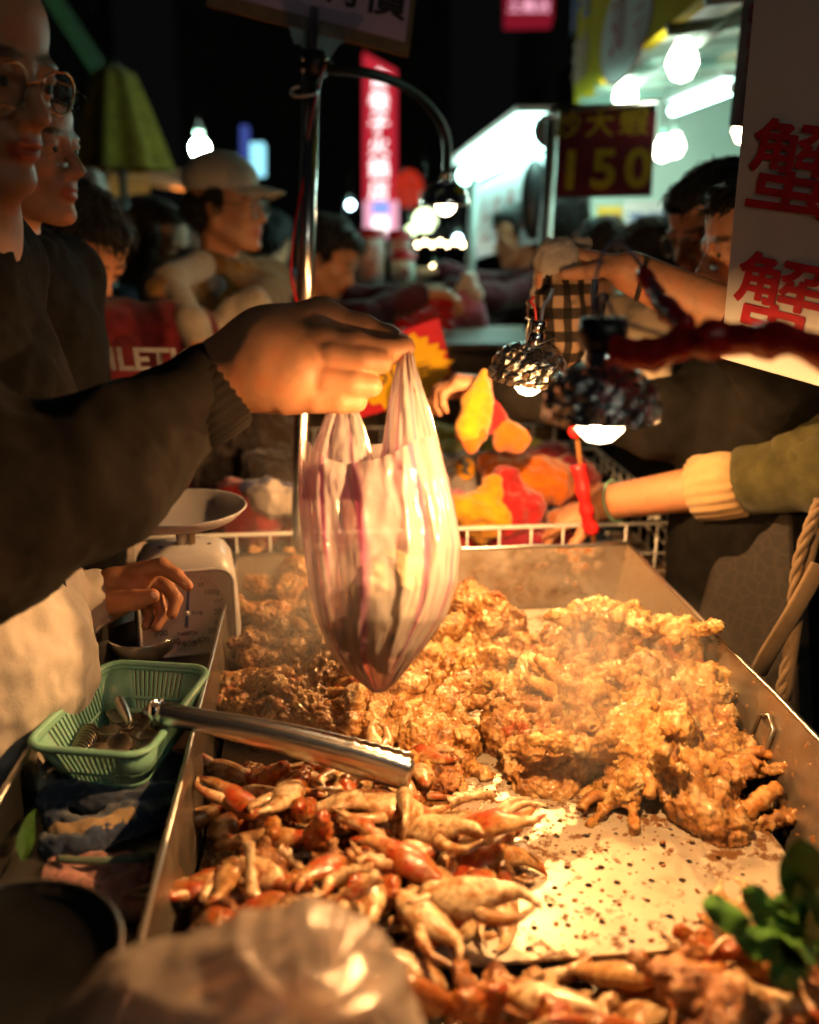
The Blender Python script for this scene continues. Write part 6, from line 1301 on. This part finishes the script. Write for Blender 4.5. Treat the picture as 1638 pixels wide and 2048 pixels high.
knit('knit_hat', 'yellow and orange pointed hat held up by a hand in a black sleeve', 'hat', [('crown', [(P(968, 745, 1.76), P(952, 800, 1.75), .008, .020), (P(950, 800, 1.75), P(938, 862, 1.75), .020, .026), (P(962, 800, 1.76), P(962, 860, 1.76), .018, .018)], 'yellow'), ('lining', [(P(980, 780, 1.78), P(985, 850, 1.78), .012, .020), (P(990, 820, 1.78), P(1005, 850, 1.78), .016, .012)], 'red'), ('flap', [(P(1005, 858, 1.775), P(1045, 872, 1.78), .020, .016), (P(1005, 880, 1.775), P(1035, 890, 1.78), .018, .014)], 'orange'), ('tip', [(P(925, 868, 1.75), P(940, 892, 1.75), .018, .012), (P(955, 870, 1.75), P(942, 895, 1.75), .018, .010)], 'orange')], .004, 40, None, .5)
def handbag_mat():
    m, nt, b = new_mat('woven_pattern_fabric'); c = coord(nt, False); br = nt.nodes.new('ShaderNodeTexVoronoi'); br.feature = 'DISTANCE_TO_EDGE'; br.inputs['Scale'].default_value = 42; br.inputs['Randomness'].default_value = .55; nt.links.new(c, br.inputs['Vector']); nt.links.new(ramp(nt, br.outputs['Distance'], [(.03, (.026, .016, .011)), (.09, (.014, .009, .007))]), b.inputs['Base Color']); setp(b, Roughness=.8); return m
hb_ = thing('handbag', 'dark brown handbag with a woven line pattern hanging beside the pan', 'handbag', P(1480, 1250, 1.62))
o = obj('bag_body', board(P(1330, 1440, 1.66), P(1600, 1460, 1.50), P(1580, 970, 1.58), P(1470, 960, 1.66), .07), handbag_mat(), hb_, smooth=False); bevel(o, .012, 3)
addpart(hb_, 'flap', [('c', P(1480, 970, 1.62), P(1580, 980, 1.56), .03, .03)], KM['dark'], .006, 2)
M['webbing'] = cloth('tan_webbing', (.22, .15, .09), .6, 200, .15)
for pts, rr in (([P(1640, 1130, 1.38), P(1590, 1220, 1.40), P(1535, 1310, 1.45), P(1515, 1350, 1.50)], (.004, .016)), ([P(1638, 1030, 1.42), P(1600, 1200, 1.42), P(1570, 1400, 1.44)], (.008, .010)), ([P(1600, 790, 1.48), P(1640, 760, 1.46), P(1680, 700, 1.44)], (.004, .012))): obj('strap', tube(spline(pts, 5), rr, 8), M['webbing'], hb_)
rp_ = spline([P(1640, 1000, 1.40), P(1595, 1130, 1.41), P(1580, 1290, 1.43), P(1555, 1420, 1.44)], 10)
for k in range(3): fr_2 = frames(rp_); obj('braid_strand', tube([p + (a * math.cos(i * .9 + k * 2.1) + b * math.sin(i * .9 + k * 2.1)) * .005 for i, (p, a, b) in enumerate(fr_2)], .0048, 6), M['webbing'], hb_)

# ================================================================== steam rising off the pan
def steam(name, c, rad, dens, sd):
    m = bpy.data.materials.new('steam_vapour'); m.use_nodes = True; nt = m.node_tree; nt.nodes.clear(); N_ = nt.nodes.new
    out = N_('ShaderNodeOutputMaterial'); pv = N_('ShaderNodeVolumePrincipled'); pv.inputs['Color'].default_value = (.95, .9, .85, 1); pv.inputs['Anisotropy'].default_value = .25
    tc = N_('ShaderNodeTexCoord'); mp = N_('ShaderNodeMapping'); mp.inputs['Location'].default_value = (sd, sd * 2, 0); mp.inputs['Scale'].default_value = (1, 1, .6); nt.links.new(tc.outputs['Object'], mp.inputs['Vector'])
    n_ = N_('ShaderNodeTexNoise'); n_.inputs['Scale'].default_value = 2.2; n_.inputs['Detail'].default_value = 4; nt.links.new(mp.outputs[0], n_.inputs['Vector'])
    ln = N_('ShaderNodeVectorMath'); ln.operation = 'LENGTH'; nt.links.new(tc.outputs['Object'], ln.inputs[0])
    fo = N_('ShaderNodeMapRange'); fo.inputs[1].default_value = 1; fo.inputs[2].default_value = .2; fo.interpolation_type = 'SMOOTHSTEP'; nt.links.new(ln.outputs['Value'], fo.inputs[0])
    nr = N_('ShaderNodeMapRange'); nr.inputs[1].default_value = .38; nr.inputs[2].default_value = .68; nt.links.new(n_.outputs['Fac'], nr.inputs[0])
    mu = N_('ShaderNodeMath'); mu.operation = 'MULTIPLY'; nt.links.new(fo.outputs[0], mu.inputs[0]); nt.links.new(nr.outputs[0], mu.inputs[1]); m2 = N_('ShaderNodeMath'); m2.operation = 'MULTIPLY'; m2.inputs[1].default_value = dens; nt.links.new(mu.outputs[0], m2.inputs[0])
    nt.links.new(m2.outputs[0], pv.inputs['Density']); nt.links.new(pv.outputs[0], out.inputs['Volume'])
    o = obj(name, sphere((0, 0, 0), 1., 24, 16), m); o.location = c; o.scale = rad; o['kind'] = 'stuff'; o['label'] = 'thin white steam drifting over the hot crab in the pan'; o['category'] = 'steam'; return o
steam('steam', (.34, 1.02, .93), (.20, .24, .14), 5.0, 1.)
steam('steam', (-.02, 1.22, .98), (.20, .34, .20), 4.0, 5.)
